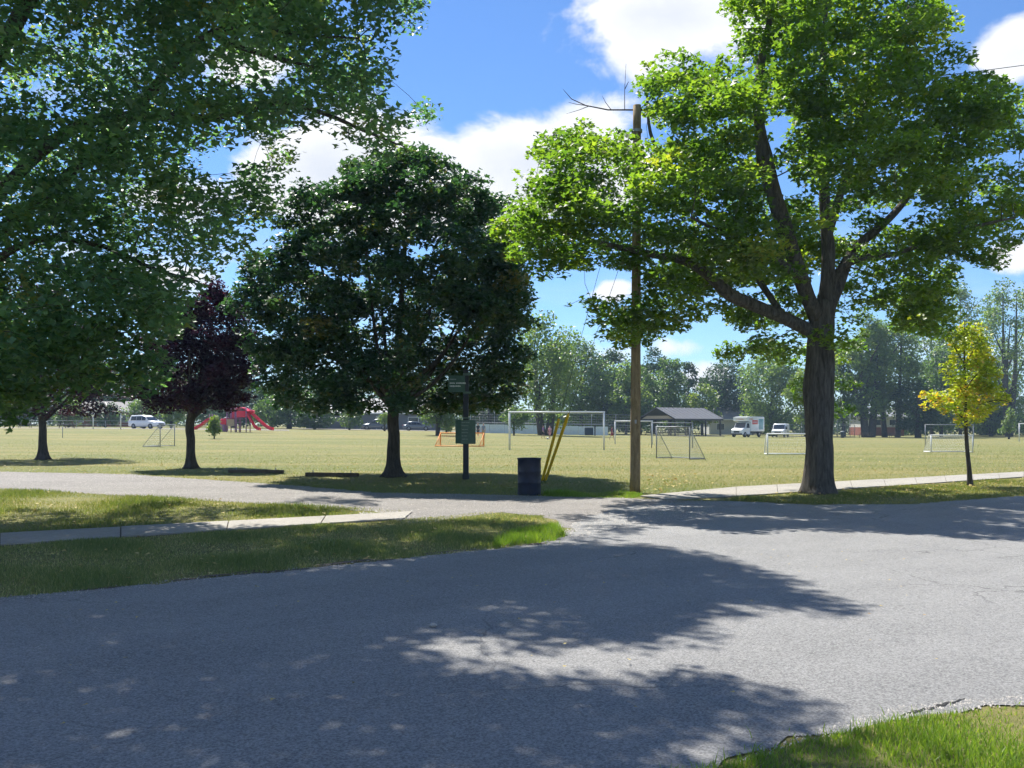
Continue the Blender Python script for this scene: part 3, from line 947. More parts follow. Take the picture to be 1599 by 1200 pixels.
    for (pg, dens) in zip(shade, (12.0, 6.0, 3.0, 8.0, 2.2, 1.6)):
        w = [flat(u, v) for (u, v) in pg]
        a = np.array(w)
        area = abs(.5 * np.sum(a[:, 0] * np.roll(a[:, 1], -1) - a[:, 1] * np.roll(a[:, 0], -1)))
        st = dens ** -.5
        gx, gy = np.meshgrid(np.arange(a[:, 0].min(), a[:, 0].max(), st), np.arange(a[:, 1].min(), a[:, 1].max(), st))
        g = np.stack([gx.ravel(), gy.ravel()], -1) + rng.uniform(-.5, .5, (gx.size, 2)) * st
        g = g[in_poly(g[:, 0], g[:, 1], w)]
        ed = edge_dist(g[:, 0], g[:, 1], w)
        g = g[ed > .22]
        for (x, y) in g:
            uu, vv = 800 + F * x / y, HOR + F * CH / y
            if any(in_poly(np.array([uu]), np.array([vv]), q)[0] for q in lit) and rng.uniform() < .9: continue
            for tr_ in range(60):
                z = rng.uniform(6.2, 13.4)
                X, Y_ = x - kx * z, y - ky * z
                u, v = 800 + F * X / Y_, HOR - F * (z - CH) / Y_
                dist = math.hypot(X - bx, Y_ - by)
                vis = in_poly(np.array([u]), np.array([v]), poly)[0]
                if (v < -70 or u < -70 or (vis and tr_ > 40)) and dist < 13 and z < 13.6 - dist * .12:
                    extra.append((X, Y_, z)); break
    ex = np.array(extra)
    cl = np.vstack([cl, ex]); rad = np.concatenate([rad, rng.uniform(.36, .56, len(ex))])
    q = scatter_poly([(-40, 400), (250, 410), (330, 455), (300, 500), (250, 520), (255, 575), (200, 605), (120, 600), (-40, 640)], 110, rng)
    Yb = Y + rng.uniform(-2.2, 1.6, len(q))
    bk = np.stack([(q[:, 0] - 800) * Yb / F, Yb, CH + (HOR - q[:, 1]) * Yb / F], -1)
    cl = np.vstack([cl, bk]); rad = np.concatenate([rad, rng.uniform(.25, .5, len(bk))])
    lowb = np.array([P(u, v, Y - 1) for (u, v) in [(12, 640), (25, 650), (8, 655), (30, 632), (120, 590), (180, 590), (60, 610)]])
    cl = np.vstack([cl, lowb]); rad = np.concatenate([rad, np.full(len(lowb), .3)])
    print('street tree clumps', len(cl), 'over road', len(ex))
    return make_tree('street_tree', 'wide green tree at the left edge, spreading its crown over the road', 'tree', base, L, cl, rad, 86, .128, M['leaf_left'], M['bark'], rng, flare=.6, main_n=32, flatten=.75)


street_tree()


# --- young yellowing tree on the right
def sapling_yellow():
    rng = np.random.default_rng(31)
    x, y = flat(1515, 759)
    base = (x, y, 0.0)
    Y = y
    L = [([P(1516, 762, Y), P(1514, 735, Y), P(1511, 705, Y), P(1509, 670, Y), P(1508, 610, Y), P(1506, 545, Y), P(1507, 500, Y)], [.062, .056, .052, .047, .035, .02, .008])]
    L[0][0][0][2] = -.05
    for seq in [[(1509, 660), (1490, 640), (1455, 625), (1432, 618)], [(1509, 650), (1530, 632), (1560, 625), (1580, 630)], [(1508, 620), (1490, 590), (1470, 580)], [(1508, 610), (1530, 580), (1560, 575)], [(1507, 570), (1490, 540), (1484, 520)], [(1507, 570), (1525, 540), (1535, 520)]]:
        dy = rng.uniform(-.8, .8)
        L.append(([P(u, v, Y + dy * i / 3) for i, (u, v) in enumerate(seq)], [.02, .016, .012, .006][:len(seq)]))
    poly = [(1428, 618), (1445, 606), (1478, 604), (1465, 575), (1486, 550), (1470, 520), (1490, 508), (1512, 496), (1548, 508), (1552, 555), (1574, 570), (1566, 600), (1584, 628), (1560, 642), (1545, 660), (1520, 668), (1500, 676), (1488, 655), (1470, 650), (1448, 648)]
    cl, rm = poly_clumps(poly, 165, Y, 1.15, rng, edge=3, dmax=60)
    rad = np.clip(rm * 1.1, .12, .30)
    return make_tree('young_tree', 'slender young tree with yellow green leaves on the right verge', 'tree', base, L, cl, rad, 30, .115, M['leaf_yellow'], M['bark'], rng, flare=.5, main_n=14, tone=.32)


sapling_yellow()


# ------------------------------------------------------------------ grass, stones, fallen leaves
def blades(name, pts, h, w, mat, rng, lean=.35, zb=0.0, dry=None, simple=False):
    n = len(pts)
    a = rng.uniform(0, 2 * np.pi, n)
    hh = h * rng.uniform(.45, 1.35, n)
    ww = w * rng.uniform(.7, 1.3, n)
    base = np.stack([pts[:, 0], pts[:, 1], gz(pts[:, 0], pts[:, 1]) + zb], -1)
    side = np.stack([np.cos(a), np.sin(a), np.zeros(n)], -1)
    ln = rng.normal(0, lean, (n, 2)) * hh[:, None]
    mid = base + np.stack([ln[:, 0] * .35, ln[:, 1] * .35, hh * .55], -1)
    tip = base + np.stack([ln[:, 0], ln[:, 1], hh], -1)
    if simple:
        V = np.stack([base - side * ww[:, None] * .6, base + side * ww[:, None] * .6, tip], 1)
        br = rng.uniform(0, 1, n) if dry is None else np.clip(dry + rng.normal(0, .2, n), 0, 1)
        return np_mesh(name, V.reshape(-1, 3), np.arange(n * 3), 3, mat, attr={'rnd': np.repeat(br, 3)})
    V = np.stack([base - side * ww[:, None] / 2, base + side * ww[:, None] / 2, mid + side * ww[:, None] * .4, mid - side * ww[:, None] * .4, tip], 1)
    idx = np.arange(n)[:, None] * 5
    tri = np.array([0, 1, 2, 0, 2, 3, 3, 2, 4])
    Fc = (idx + tri[None]).reshape(-1)
    base_r = rng.uniform(0, 1, n) if dry is None else np.clip(dry + rng.normal(0, .2, n), 0, 1)
    me = np_mesh(name, V.reshape(-1, 3), Fc, 3, mat, attr={'rnd': np.repeat(base_r, 5)})
    return me


def noise2(x, y, s, seed):
    r = random.Random(seed)
    v = np.zeros(len(x))
    for k in range(7):
        a = r.uniform(0, 6.28); f = s * r.uniform(.5, 2.2)
        v += np.sin(x * math.cos(a) * f + y * math.sin(a) * f + r.uniform(0, 6.28))
    return v / 7


def grass_patch(name, label, poly, dens, h, w, mat, seed, dry0=.35, avoid=(), holes=.5, simple=True):
    rng = np.random.default_rng(seed)
    a = np.array(poly)
    area = abs(.5 * np.sum(a[:, 0] * np.roll(a[:, 1], -1) - a[:, 1] * np.roll(a[:, 0], -1)))
    q = scatter_poly(poly, int(area * dens), rng)
    stray = q[rng.uniform(0, 1, len(q)) < .10]
    q = np.vstack([q, stray + rng.normal(0, .10, stray.shape)])
    nz = noise2(q[:, 0], q[:, 1], 2.2, seed)
    q_keep = rng.uniform(0, 1, len(q)) < np.clip(.75 + holes * nz * 1.5, .2, 1)
    for av in avoid:
        q_keep &= ~in_poly(q[:, 0], q[:, 1], av)
    q, nz = q[q_keep], nz[q_keep]
    hh = h * np.clip(1 + nz * .9, .45, 1.8)
    o = link(name, blades(name, q, hh, w, mat, rng, dry=dry0 - nz * .35, simple=simple), None)
    return tag(o, label, 'grass', kind='stuff')


VERGE = [(-9.2, 5.6), flat(0, 937), flat(300, 907), flat(600, 877), flat(800, 856), flat(866, 845), flat(880, 832), flat(846, 808), flat(760, 800), flat(640, 812), flat(0, 854), (-11, 10.2)]
STRIP = [flat(0, 834), flat(640, 800), flat(630, 798), flat(400, 786), flat(200, 774), flat(0, 764), (-15.5, 24.2), (-12, 11.6)]
CORNER = [flat(1140, 1203), flat(1250, 1164), flat(1400, 1130), flat(1480, 1120), flat(1599, 1107), (4.2, 6.2), (4.2, 3.2), (-.3, 3.2), (-.1, 3.62)]
RVERGE = [flat(1135, 782), flat(1270, 788), flat(1425, 787), flat(1599, 774), (14.5, 23.0), flat(1599, 747), flat(1150, 777)]
DSHADE = [flat(0, 738), flat(200, 742), flat(450, 759), flat(600, 771), flat(820, 775), flat(985, 778), flat(1010, 774), flat(1150, 760), flat(1599, 737), flat(1599, 716), flat(0, 716)]
mb = MB()
mb.slab(wob(CORNER, .12, .022, 83), -.05, .014)
tag(mb.build('corner_turf', M['lawn']), kind='structure')
grass_patch('verge_grass', 'mown green grass between the road and the left pavement', VERGE, 3000, .040, .0085, M['grass'], 41, .6, (), .8)
grass_patch('lawn_strip_grass', 'patchy grass between the pavement and the gravel drive', STRIP, 800, .050, .011, M['dry_grass'], 42, .40)
grass_patch('corner_grass', 'bright grass in the bottom right corner by the road edge', CORNER, 7000, .062, .006, M['lush_grass'], 43, .32, simple=False)
grass_patch('right_verge_grass', 'dry grass between the road and the footpath under the maple', RVERGE, 900, .045, .012, M['dry_grass'], 44, .5)
def field_grass():
    rng = np.random.default_rng(45)
    n = 150000
    dv = 26 + 92 * rng.uniform(0, 1, n) ** .75
    Y = F * CH / dv
    X = rng.uniform(-1.15, 1.15, n) * Y * 800 / F
    g = DSHADE[:9] + [(70, 100), (-70, 100)]
    k = in_poly(X, Y, g)
    q = np.stack([X, Y], -1)[k]
    nz = .6 * noise2(q[:, 0] * .5, q[:, 1], 1.1, 45) + .8 * noise2(q[:, 0] * .12, q[:, 1] * .8, .5, 46)
    h = .045 * np.clip(1 + nz * .5, .5, 1.5)
    w = .0068 * q[:, 1] / 20
    o = link('field_grass', blades('field_grass', q, h, w, M['dry_grass'], rng, dry=.45 - nz * .45, lean=.7, simple=True), None)
    tag(o, 'dry mown grass of the playing field', 'grass', kind='stuff')


field_grass()
# greener fringe where the mower does not reach
FR = [flat(848, 776), flat(990, 779), flat(1005, 774), flat(990, 771), flat(850, 770)]
grass_patch('pole_grass', 'brighter green tuft of grass around the foot of the wooden pole', FR, 2200, .075, .010, M['lush_grass'], 46, .25)
TIP = [flat(770, 857), flat(866, 846), flat(886, 838), flat(868, 822), flat(800, 832)]
grass_patch('tip_grass', 'longer bright grass at the tip of the verge by the drive mouth', TIP, 3800, .10, .009, M['lush_grass'], 47, .15)


def stones(name, label, poly, n, s0, s1, mat, seed, edge_bias=None):
    rng = np.random.default_rng(seed)
    q = scatter_poly(poly, n, rng)
    n = len(q)
    s = rng.uniform(s0, s1, n) * rng.uniform(.4, 1, n)
    O = np.array([(1, 0, 0), (0, 1, 0), (-1, 0, 0), (0, -1, 0), (.1, .1, .7), (0, 0, -.4)], float)
    J = O[None] * rng.uniform(.6, 1.3, (n, 6, 3))
    a = rng.uniform(0, 6.28, n)
    ca, sa = np.cos(a)[:, None], np.sin(a)[:, None]
    X = J[..., 0] * ca - J[..., 1] * sa; Y = J[..., 0] * sa + J[..., 1] * ca
    V = np.stack([X, Y, J[..., 2]], -1) * s[:, None, None]
    V += np.stack([q[:, 0], q[:, 1], gz(q[:, 0], q[:, 1]) + .012], -1)[:, None]
    T = np.array([(0, 1, 4), (1, 2, 4), (2, 3, 4), (3, 0, 4)])
    V[:, :4, 2] -= .004
    Fc = (np.arange(n)[:, None, None] * 6 + T[None]).reshape(-1)
    o = link(name, np_mesh(name, V.reshape(-1, 3), Fc, 3, mat), None)
    return tag(o, label, 'gravel', kind='stuff')


stones('drive_gravel', 'loose pale gravel strewn over the drive', GRAVEL, 14000, .008, .024, M['stone'], 51)
RIM = [flat(1150, 1195), flat(1400, 1125), flat(1599, 1103), flat(1599, 1088), flat(1400, 1105), flat(1200, 1165)]
stones('road_edge_gravel', 'crumbled grit along the near road edge', RIM, 600, .004, .011, M['stone'], 52)
stones('pavement_gravel', 'gravel spilled over the end of the left pavement', [flat(575, 816), flat(650, 813), flat(652, 800), flat(560, 803)], 420, .008, .024, M['stone'], 54)
bpy.data.objects['pavement_gravel'].location.z = .02
VEDGE = [flat(0, 942), flat(300, 912), flat(600, 881), flat(868, 850), flat(868, 844), flat(600, 874), flat(300, 904), flat(0, 933)]
stones('verge_grit', 'grit gathered along the left verge', VEDGE, 900, .005, .016, M['stone'], 55)
MOUTH = [flat(870, 848), flat(1130, 800), flat(1050, 786), flat(890, 806)]
stones('mouth_gravel', 'scattered grit where the drive meets the road', MOUTH, 1500, .008, .022, M['stone'], 53)


def litter(name, label, poly, n, size, seed):
    rng = np.random.default_rng(seed)
    q = scatter_poly(poly, n, rng)
    pos = np.stack([q[:, 0], q[:, 1], gz(q[:, 0], q[:, 1]) + .045], -1)
    o = link(name, leaf_mesh(name, pos, size, M['fallen'], rng, rng.uniform(0, 1, len(q)), up=1.6), None)
    return tag(o, label, 'leaves', kind='stuff')


# bare soil and grit where turf meets asphalt
def soil_rim(name, pts, seed):
    r = random.Random(seed)
    mb = MB()
    line = wob([flat(u, v) for u, v in pts], .35, .03, seed)[:-1]
    for k, (x, y) in enumerate(line):
        if r.random() < .55: continue
        n = 9; a0 = r.uniform(0, 6)
        rx, ry = r.uniform(.10, .30), r.uniform(.03, .07)
        an = .55
        pg = []
        for i in range(n):
            t = 2 * math.pi * i / n
            px, py = rx * math.cos(t) * r.uniform(.7, 1.2), ry * math.sin(t) * r.uniform(.7, 1.3)
            pg.append((x + px * math.cos(an) - py * math.sin(an), y + px * math.sin(an) + py * math.cos(an)))
        z = .0115 + .0006 * (k % 7)
        b = len(mb.v)
        mb.v += [(px, py, z) for px, py in pg]; mb.f.append(tuple(range(b, b + n)))
    tag(mb.build(name, M['rim_soil']), 'crumbly soil along a turf edge', 'soil', kind='stuff')


M['rim_soil'] = pmat('rim_soil', (.13, .11, .085), .95, 0, .4, 40, .8, 60, .2)
soil_rim('verge_soil', [(0, 935), (150, 921), (300, 906), (450, 892), (600, 876), (700, 866), (800, 856), (868, 845), (868, 846)], 81)
litter('fallen_leaves', 'pale fallen leaves scattered on the playing field', DSHADE, 520, .10, 61)
litter('verge_leaves', 'few fallen leaves lying on the left verge', VERGE, 150, .07, 62)
litter('path_leaves', 'dry fallen leaves lying under the maple and yellow tree', RVERGE, 330, .085, 63)
litter('road_leaves', 'few small dry leaves lying on the asphalt', [flat(0, 960), flat(800, 870), flat(1500, 860), flat(1500, 1050), flat(1000, 1150), flat(0, 1150)], 70, .035, 66)
litter('strip_leaves', 'fallen leaves on the lawn strip beside the gravel', STRIP, 130, .075, 64)
litter('field_leaves', 'fallen leaves in the grass just beyond the wooden pole', [flat(1000, 770), flat(1080, 765), flat(1090, 742), flat(1010, 742)], 60, .12, 65)

# ------------------------------------------------------------------ materials of made things
M['blue_drum'] = pmat('blue_drum', (.008, .014, .036), .5, 0, .45, 7, .3, 9, .4)
M['drum_inside'] = pmat('drum_inside', (.02, .025, .04), .8)
M['yellow_plastic'] = pmat('yellow_plastic', (.74, .47, .02), .42, 0, .1, 8)
M['galv'] = pmat('galv', (.33, .34, .35), .5, .6, .15, 10)
M['wire'] = pmat('wire', (.04, .04, .045), .5, .3)
M['sign_green'] = pmat('sign_green', (.055, .125, .095), .55, 0, .12, 9)
M['sign_board'] = pmat('sign_board', (.10, .16, .13), .6, 0, .15, 12)
M['sign_pale'] = pmat('sign_pale', (.30, .36, .34), .6)
M['sign_text'] = pmat('sign_text', (.62, .68, .66), .6)
M['sign_post'] = pmat('sign_post', (.030, .036, .048), .6, 0, .2, 7, .2)
M['timber_dark'] = pmat('timber_dark', (.115, .090, .068), .85, 0, .3, 9, .5, 25, .2, (1, 1, 1))
M['white_metal'] = pmat('white_metal', (.72, .73, .73), .45, 0, .06, 5)
M['grey_metal'] = pmat('grey_metal', (.27, .29, .31), .5, .1, .1, 6)
M['pale_net'] = pmat('pale_net', (.62, .64, .64), .8)
M['dark_net'] = pmat('dark_net', (.34, .37, .38), .8)
M['orange'] = pmat('orange', (.72, .27, .05), .5, 0, .1, 8)
M['red_plastic'] = pmat('red_plastic', (.70, .020, .060), .38, 0, .1, 4)
M['purple_metal'] = pmat('purple_metal', (.30, .15, .27), .5, 0, .12, 5)
M['deck'] = pmat('deck', (.30, .05, .09), .7)
M['tan_panel'] = pmat('tan_panel', (.42, .32, .22), .6)
M['car_white'] = pmat('car_white', (.74, .76, .78), .25, 0, .03, 3, spec=.6)
M['car_grey'] = pmat('car_grey', (.12, .14, .17), .28, .3, .06, 3, spec=.6)
M['glass'] = pmat('glass', (.02, .026, .034), .12, 0, .1, 3, spec=.7)
M['rubber'] = pmat('rubber', (.022, .022, .023), .85)
M['rim'] = pmat('rim', (.35, .36, .37), .35, .7)
M['black_trim'] = pmat('black_trim', (.03, .032, .035), .6)
M['lamp_glass'] = pmat('lamp_glass', (.66, .67, .66), .2, spec=.6)
M['truck_red'] = pmat('truck_red', (.62, .06, .04), .45)
M['truck_orange'] = pmat('truck_orange', (.70, .22, .07), .45)
M['truck_teal'] = pmat('truck_teal', (.16, .33, .38), .45, 0, .3, 3)
M['roof_grey'] = pmat('roof_grey', (.115, .120, .135), .8, 0, .18, 14, .3, 20)
M['gable_tan'] = pmat('gable_tan', (.42, .34, .25), .8, 0, .1, 6)
M['post_dark'] = pmat('post_dark', (.05, .05, .055), .7)
M['shingle'] = pmat('shingle', (.24, .225, .215), .85, 0, .2, 9, .3)
M['siding'] = pmat('siding', (.50, .50, .49), .7, 0, .08, 5)
M['siding_dark'] = pmat('siding_dark', (.13, .14, .17), .7, 0, .12, 5)
M['brick'] = pmat('brick', (.23, .085, .06), .85, 0, .25, 12, .3)
M['metal_roof'] = pmat('metal_roof', (.26, .27, .30), .6, .0, .06, 4)
M['boards_white'] = pmat('boards_white', (.62, .70, .76), .5, 0, .08, 2)
M['bin_blue'] = pmat('bin_blue', (.03, .055, .10), .5)
M['skin'] = pmat('skin', (.45, .28, .20), .6, 0, .06, 8)
M['hair'] = pmat('hair', (.03, .02, .015), .7)
M['cloth_grey'] = pmat('cloth_grey', (.18, .22, .28), .85)
M['cloth_dark'] = pmat('cloth_dark', (.025, .028, .035), .85)
M['cloth_pink'] = pmat('cloth_pink', (.60, .30, .36), .85)
M['cloth_purple'] = pmat('cloth_purple', (.24, .13, .34), .85)
M['cloth_red'] = pmat('cloth_red', (.25, .035, .07), .85)
M['ball'] = pmat('ball', (.6, .6, .58), .5, 0, .5, 8)


def letters(body, size, mat, parent, loc, rot, name='lettering', ext=.006):
    cu = bpy.data.curves.new(name, 'FONT')
    cu.body = body; cu.size = size; cu.extrude = ext
    cu.align_x = 'CENTER'; cu.align_y = 'CENTER'
    tmp = bpy.data.objects.new('tmp', cu)
    COL.objects.link(tmp)
    dg = bpy.context.evaluated_depsgraph_get()
    me = bpy.data.meshes.new_from_object(tmp.evaluated_get(dg))
    bpy.data.objects.remove(tmp); bpy.data.curves.remove(cu)
    me.materials.clear(); me.materials.append(mat)
    o = link(name, me, None, parent)
    o.location = loc; o.rotation_euler = rot
    return o


# ------------------------------------------------------------------ wooden pole, wires, guy guards
PB = np.array((*flat(992, 770), 0.0))
pole = empty('utility_pole', tuple(PB), 0, 'tall brown wooden utility pole left of the large maple', 'pole')
ph = (770 - 165) / F * PB[1]
mb = MB()
ln = [(0.05 * t, 0, ph * t - .05 * (t == 0)) for t in np.linspace(0, 1, 22)]
mb.tube(ln, list(np.linspace(.128, .098, 22)), 18, True, lambda i, an, p: 1 + .02 * math.sin(7 * an + p.z * .3) + .012 * math.sin(17 * an))
mb.build('shaft', M['pole_wood'], pole, True)
MB().lathe([(.135, ph * .93), (.135, ph * .937)], 16, (.047, 0, 0)).build('band', M['galv'], pole)
MB().lathe([(.138, ph * .80), (.138, ph * .807)], 16, (.04, 0, 0)).build('band', M['galv'], pole)
# number tag low on the shaft
MB().box((.0, -.13, 1.75), (.05, .006, .09)).build('tag_plate', M['galv'], pole)

anchor = np.array((*flat(849, 752), 0.0))
for (frac, glen, lab) in ((.937, .26, 'left yellow plastic guard sleeve on a guy wire beside the blue barrel'), (.71, .345, 'right yellow plastic guard sleeve on a guy wire beside the blue barrel')):
    top = PB + np.array([.05 * frac, 0, ph * frac])
    a = anchor + np.array([.05 if frac < .8 else -.04, 0, 0])
    g = empty('guy_wire', tuple(a), 0, lab, 'guy wire', 'guy wires with yellow guards')
    d = top - a
    mbw = MB(); mbw.tube([(0, 0, -.05), tuple(d * .5 - np.array([0, 0, .02])), tuple(d)], .006, 6); mbw.build('wire', M['wire'], g)
    e = d / np.linalg.norm(d)
    Lg = 2.45 if frac < .8 else 2.1
    mbg = MB(); mbg.tube([tuple(e * t) for t in (.02, .1, Lg * .5, Lg * .93, Lg)], [.036, .042, .044, .046, .028], 12)
    mbg.build('guard', M['yellow_plastic'], g, True)
    MB().tube([(0, 0, -.2), tuple(e * .12)], .014, 8).build('anchor_rod', M['galv'], g)

top = PB + np.array([.05, 0, ph * .985])
far = P(2300, -9, PB[1] + 14)
mb = MB()
pts = []
for t in np.linspace(0, 1, 30):
    p = top + (far - top) * t; p[2] -= .5 * 4 * t * (1 - t) * .55
    pts.append(tuple(p))
mb.tube(pts, .011, 5)
tag(mb.build('overhead_cable', M['wire']), 'thin dark cable running right from the top of the wooden pole', 'cable')

# bare dead bough that crosses behind the pole top
Yd = PB[1] + .9
mb = MB()
mb.tube([P(u, v, Yd + dy) for u, v, dy in ((1075, 185, .2), (1040, 166, 0), (1000, 172, 0), (950, 172, 0), (915, 165, -.1), (893, 155, -.1), (880, 140, -.2))], [.03, .026, .022, .018, .014, .010, .005], 7)
for seq in (((976, 172), (976, 140), (978, 100)), ((955, 172), (946, 160), (941, 150)), ((920, 166), (905, 172), (885, 178)), ((976, 140), (982, 128)), ((915, 165), (900, 163), (888, 160)), ((1000, 172), (1018, 150), (1024, 143))):
    mb.tube([P(u, v, Yd - .05) for u, v in seq], [.011, .008, .004][:len(seq)], 5)
dead = mb.build('dead_branch', M['bark'], None, True)
tag(dead, 'bare leafless branch reaching past the top of the wooden pole', 'branch')

# ------------------------------------------------------------------ blue barrel
bb = empty('barrel', (*flat(827, 773), 0), .3, 'dark blue steel drum used as a bin by the gravel drive', 'barrel')
H = 57 / F * flat(827, 773)[1]
R = .278
mb = MB()
prof = [(R * .97, 0.0), (R, .012), (R, .03)]
for zc in (.34, .64):
    prof += [(R, H * zc - .02), (R + .007, H * zc), (R, H * zc + .02)]
prof += [(R, H - .03), (R + .012, H - .018), (R + .012, H), (R - .004, H), (R - .012, H - .03), (R - .012, .05), (.001, .05)]
mb.lathe(prof, 40, cap=True)
mb.build('drum', M['blue_drum'], bb, True)
mb = MB(); mb.lathe([(R - .03, .052), (R - .03, H * .5), (.02, H * .55)], 20); mb.build('bin_liner', M['drum_inside'], bb, True)
rim = MB(); rim.tube([((R + .006) * math.cos(t), (R + .006) * math.sin(t), H - .002) for t in np.linspace(0, 2 * math.pi, 41)], .011, 8, False); rim.build('rolled_rim', M['blue_drum'], bb, True)

# ------------------------------------------------------------------ notice post
sp = empty('sign_post', (*flat(728, 749), 0), 0, 'dark post carrying green notices beneath the dense dome tree', 'sign')
sy = flat(728, 749)[1]
k = sy / F
hz = lambda v: (749 - v) * k
xx = lambda u: (u - 728) * k
mb = MB(); mb.box((0, 0, hz(578) / 2 - .03), (.17, .15, hz(578) + .06), 0, .012); mb.build('post', M['sign_post'], sp)
mb = MB(); mb.box((0, 0, hz(745)), (.21, .19, .12), 0, .01); mb.build('post_foot', M['sign_post'], sp)
for v in (585, 614):
    MB().box((xx(730), -.09, hz(v)), (.24, .05, .075), 0, .006).build('bracket', M['sign_board'], sp)
cx_, cz_ = xx((701 + 727) / 2), hz((587 + 613) / 2)
pn = MB(); pn.box((cx_, -.125, cz_), (26 * k, .018, 26 * k), 0, .005); pn = pn.build('upper_sign', M['sign_green'], sp)
# three lines of small pale print, too small to read
def print_line(parent, x0, z, words, h, y, mat):
    x = x0
    r = random.Random(int(z * 1000))
    mb = MB()
    for wl in words:
        for _ in range(wl):
            w = r.uniform(.5, .85) * h
            mb.box((x + w / 2, y, z + r.uniform(-.05, .05) * h), (w, .004, h * r.uniform(.65, 1.0)))
            x += w + .14 * h
        x += .5 * h
    tag(mb.build('print_line', mat, parent), kind='stuff')
print_line(pn, cx_ - .21, cz_ + .135, (6,), .04, -.1362, M['sign_pale'])
print_line(pn, cx_ - .21, cz_ + .02, (4, 7), .052, -.1362, M['sign_text'])
print_line(pn, cx_ - .21, cz_ - .07, (8,), .052, -.1362, M['sign_text'])
bx_ = MB(); bx_.box((xx(716.5), -.02, hz(674)), (9 * k, .16, 38 * k), 0, .012); bx_.build('leaflet_box', M['sign_green'], sp)
lb = MB(); lb.box((xx(732), -.125, hz(675)), (23 * k, .02, 37 * k), 0, .005); lb = lb.build('lower_sign', M['sign_board'], sp)
for j, (v, wd) in enumerate([(660, (5, 6)), (665, (7, 3)), (671, (4, 6)), (676, (6, 4)), (681, (3, 5)), (686, (6, 3))]):
    print_line(lb, xx(722), hz(v), wd, .024, -.137, M['sign_pale'])
cap = MB(); cap.box((0, 0, hz(653)), (.2, .2, .05), 0, .006); cap.build('collar', M['sign_board'], sp)

# ------------------------------------------------------------------ parking bumpers
for (u0, u1, v, lab) in ((358, 443, 739, 'left of two dark timber parking stops at the drive edge'), (478, 560, 744, 'right of two dark timber parking stops, nearer the dome tree')):
    a = np.array(flat(u0, v)); b = np.array(flat(u1, v + 1))
    d = b - a; L_ = float(np.linalg.norm(d)); rz = math.atan2(d[1], d[0])
    o = empty('parking_stop', (*((a + b) / 2), 0), rz, lab, 'parking stop', 'timber parking stops')
    MB().box((0, 0, .06), (L_, .15, .13), 0, .02).build('beam', M['timber_dark'], o)
    for s in (-1, 1):
        MB().lathe([(.018, .0), (.018, .195), (.006, .2)], 8, (s * L_ * .36, 0, 0)).build('pin', M['galv'], o)

tag(MB().lathe([(.012, 0), (.032, .008), (.034, .02), (.02, .032), (.003, .035)], 9, (*flat(677, 981), .008)).build('pebble', M['stone'], None, True), 'small pale stone lying alone on the asphalt', 'stone')


# ------------------------------------------------------------------ goals
def net_quad(mb, a, b, c, d, cell=.12, r=.004):
    """square mesh of cords over the quad a b c d"""
    a, b, c, d = map(np.array, (a, b, c, d))
    nu = max(2, int(max(np.linalg.norm(b - a), np.linalg.norm(c - d)) / cell))
    nv = max(2, int(max(np.linalg.norm(d - a), np.linalg.norm(c - b)) / cell))
    for i in range(nu + 1):
        t = i / nu
        mb.tube([a + (b - a) * t, d + (c - d) * t], r, 3, False)
    for i in range(nv + 1):
        t = i / nv
        mb.tube([a + (d - a) * t, b + (c - b) * t], r, 3, False)


def goal(name, label, loc, rz, W, Hh, D, r, fm, nm, cell=.12, group=None, arc=False, cord=.004, top_d=.0, base=True, netting=True):
    g = empty(name, loc, rz, label, 'goal', group)
    w = W / 2
    for s in (-1, 1):
        MB().tube([(s * w, 0, -.02), (s * w, 0, Hh)], r, 10).build('goal_post', fm, g, True)
    MB().tube([(-w - r, 0, Hh), (w + r, 0, Hh)], r, 10).build('crossbar', fm, g, True)
    if base:
        for s in (-1, 1):
            if arc:
                MB().tube([(s * w, 0, Hh), (s * w, D * .35, Hh * .93), (s * w, D * .75, Hh * .55), (s * w, D, r)], r * .8, 8).build('side_hoop', fm, g, True)
            else:
                MB().tube([(s * w, 0, Hh), (s * w, top_d, Hh), (s * w, D, r)] if top_d > 0 else [(s * w, 0, Hh), (s * w, D, r)], r * .6, 8).build('back_stay', fm, g, True)
            MB().tube([(s * w, 0, r), (s * w, D, r)], r * .8, 8).build('side_bar', fm, g, True)
        MB().tube([(-w, D, r), (w, D, r)], r * .8, 8).build('ground_bar', fm, g, True)
    if netting:
        mb = MB()
        net_quad(mb, (-w, top_d, Hh), (w, top_d, Hh), (w, D, r), (-w, D, r), cell, cord)
        for s in (-1, 1):
            net_quad(mb, (s * w, 0, Hh), (s * w, top_d + .01, Hh), (s * w, D, r), (s * w, 0, r), cell, cord)
        if top_d > .05:
            net_quad(mb, (-w, 0, Hh), (w, 0, Hh), (w, top_d, Hh), (-w, top_d, Hh), cell, cord)
        tag(mb.build('net', nm, g, False, False), kind='stuff')
    return g


p = solve(870, 703)
goal('soccer_goal', 'large white soccer goal frame behind the yellow guards', p, .04, 148 / F * p[1], 59 / F * p[1], 2.0, .06, M['white_metal'], M['pale_net'], .3, None, cord=.004, top_d=.6, netting=False, base=False)
p = solve(1051, 717)
goal('practice_goal', 'square grey net goal right of the wooden pole', p, math.radians(-50), 2.05, 50 / F * p[1], 1.15, .03, M['grey_metal'], M['dark_net'], .10, None, cord=.0035)
p = solve(1050, 711.5); p = onground(1050, p[1] + 14)
goal('practice_goal', 'thin dark goal frame behind the square grey net goal', p, 0, 64 / F * p[1], 1.75, 1.0, .035, M['grey_metal'], M['dark_net'], .3, netting=False, base=False)
p = solve(1242, 711)
goal('practice_goal', 'low white goal with curved side hoops left of the maple trunk', p, math.radians(-6), 84 / F * p[1], 33 / F * p[1], .95, .042, M['white_metal'], M['pale_net'], .2, None, arc=True, cord=.003)
p = solve(1487, 707)
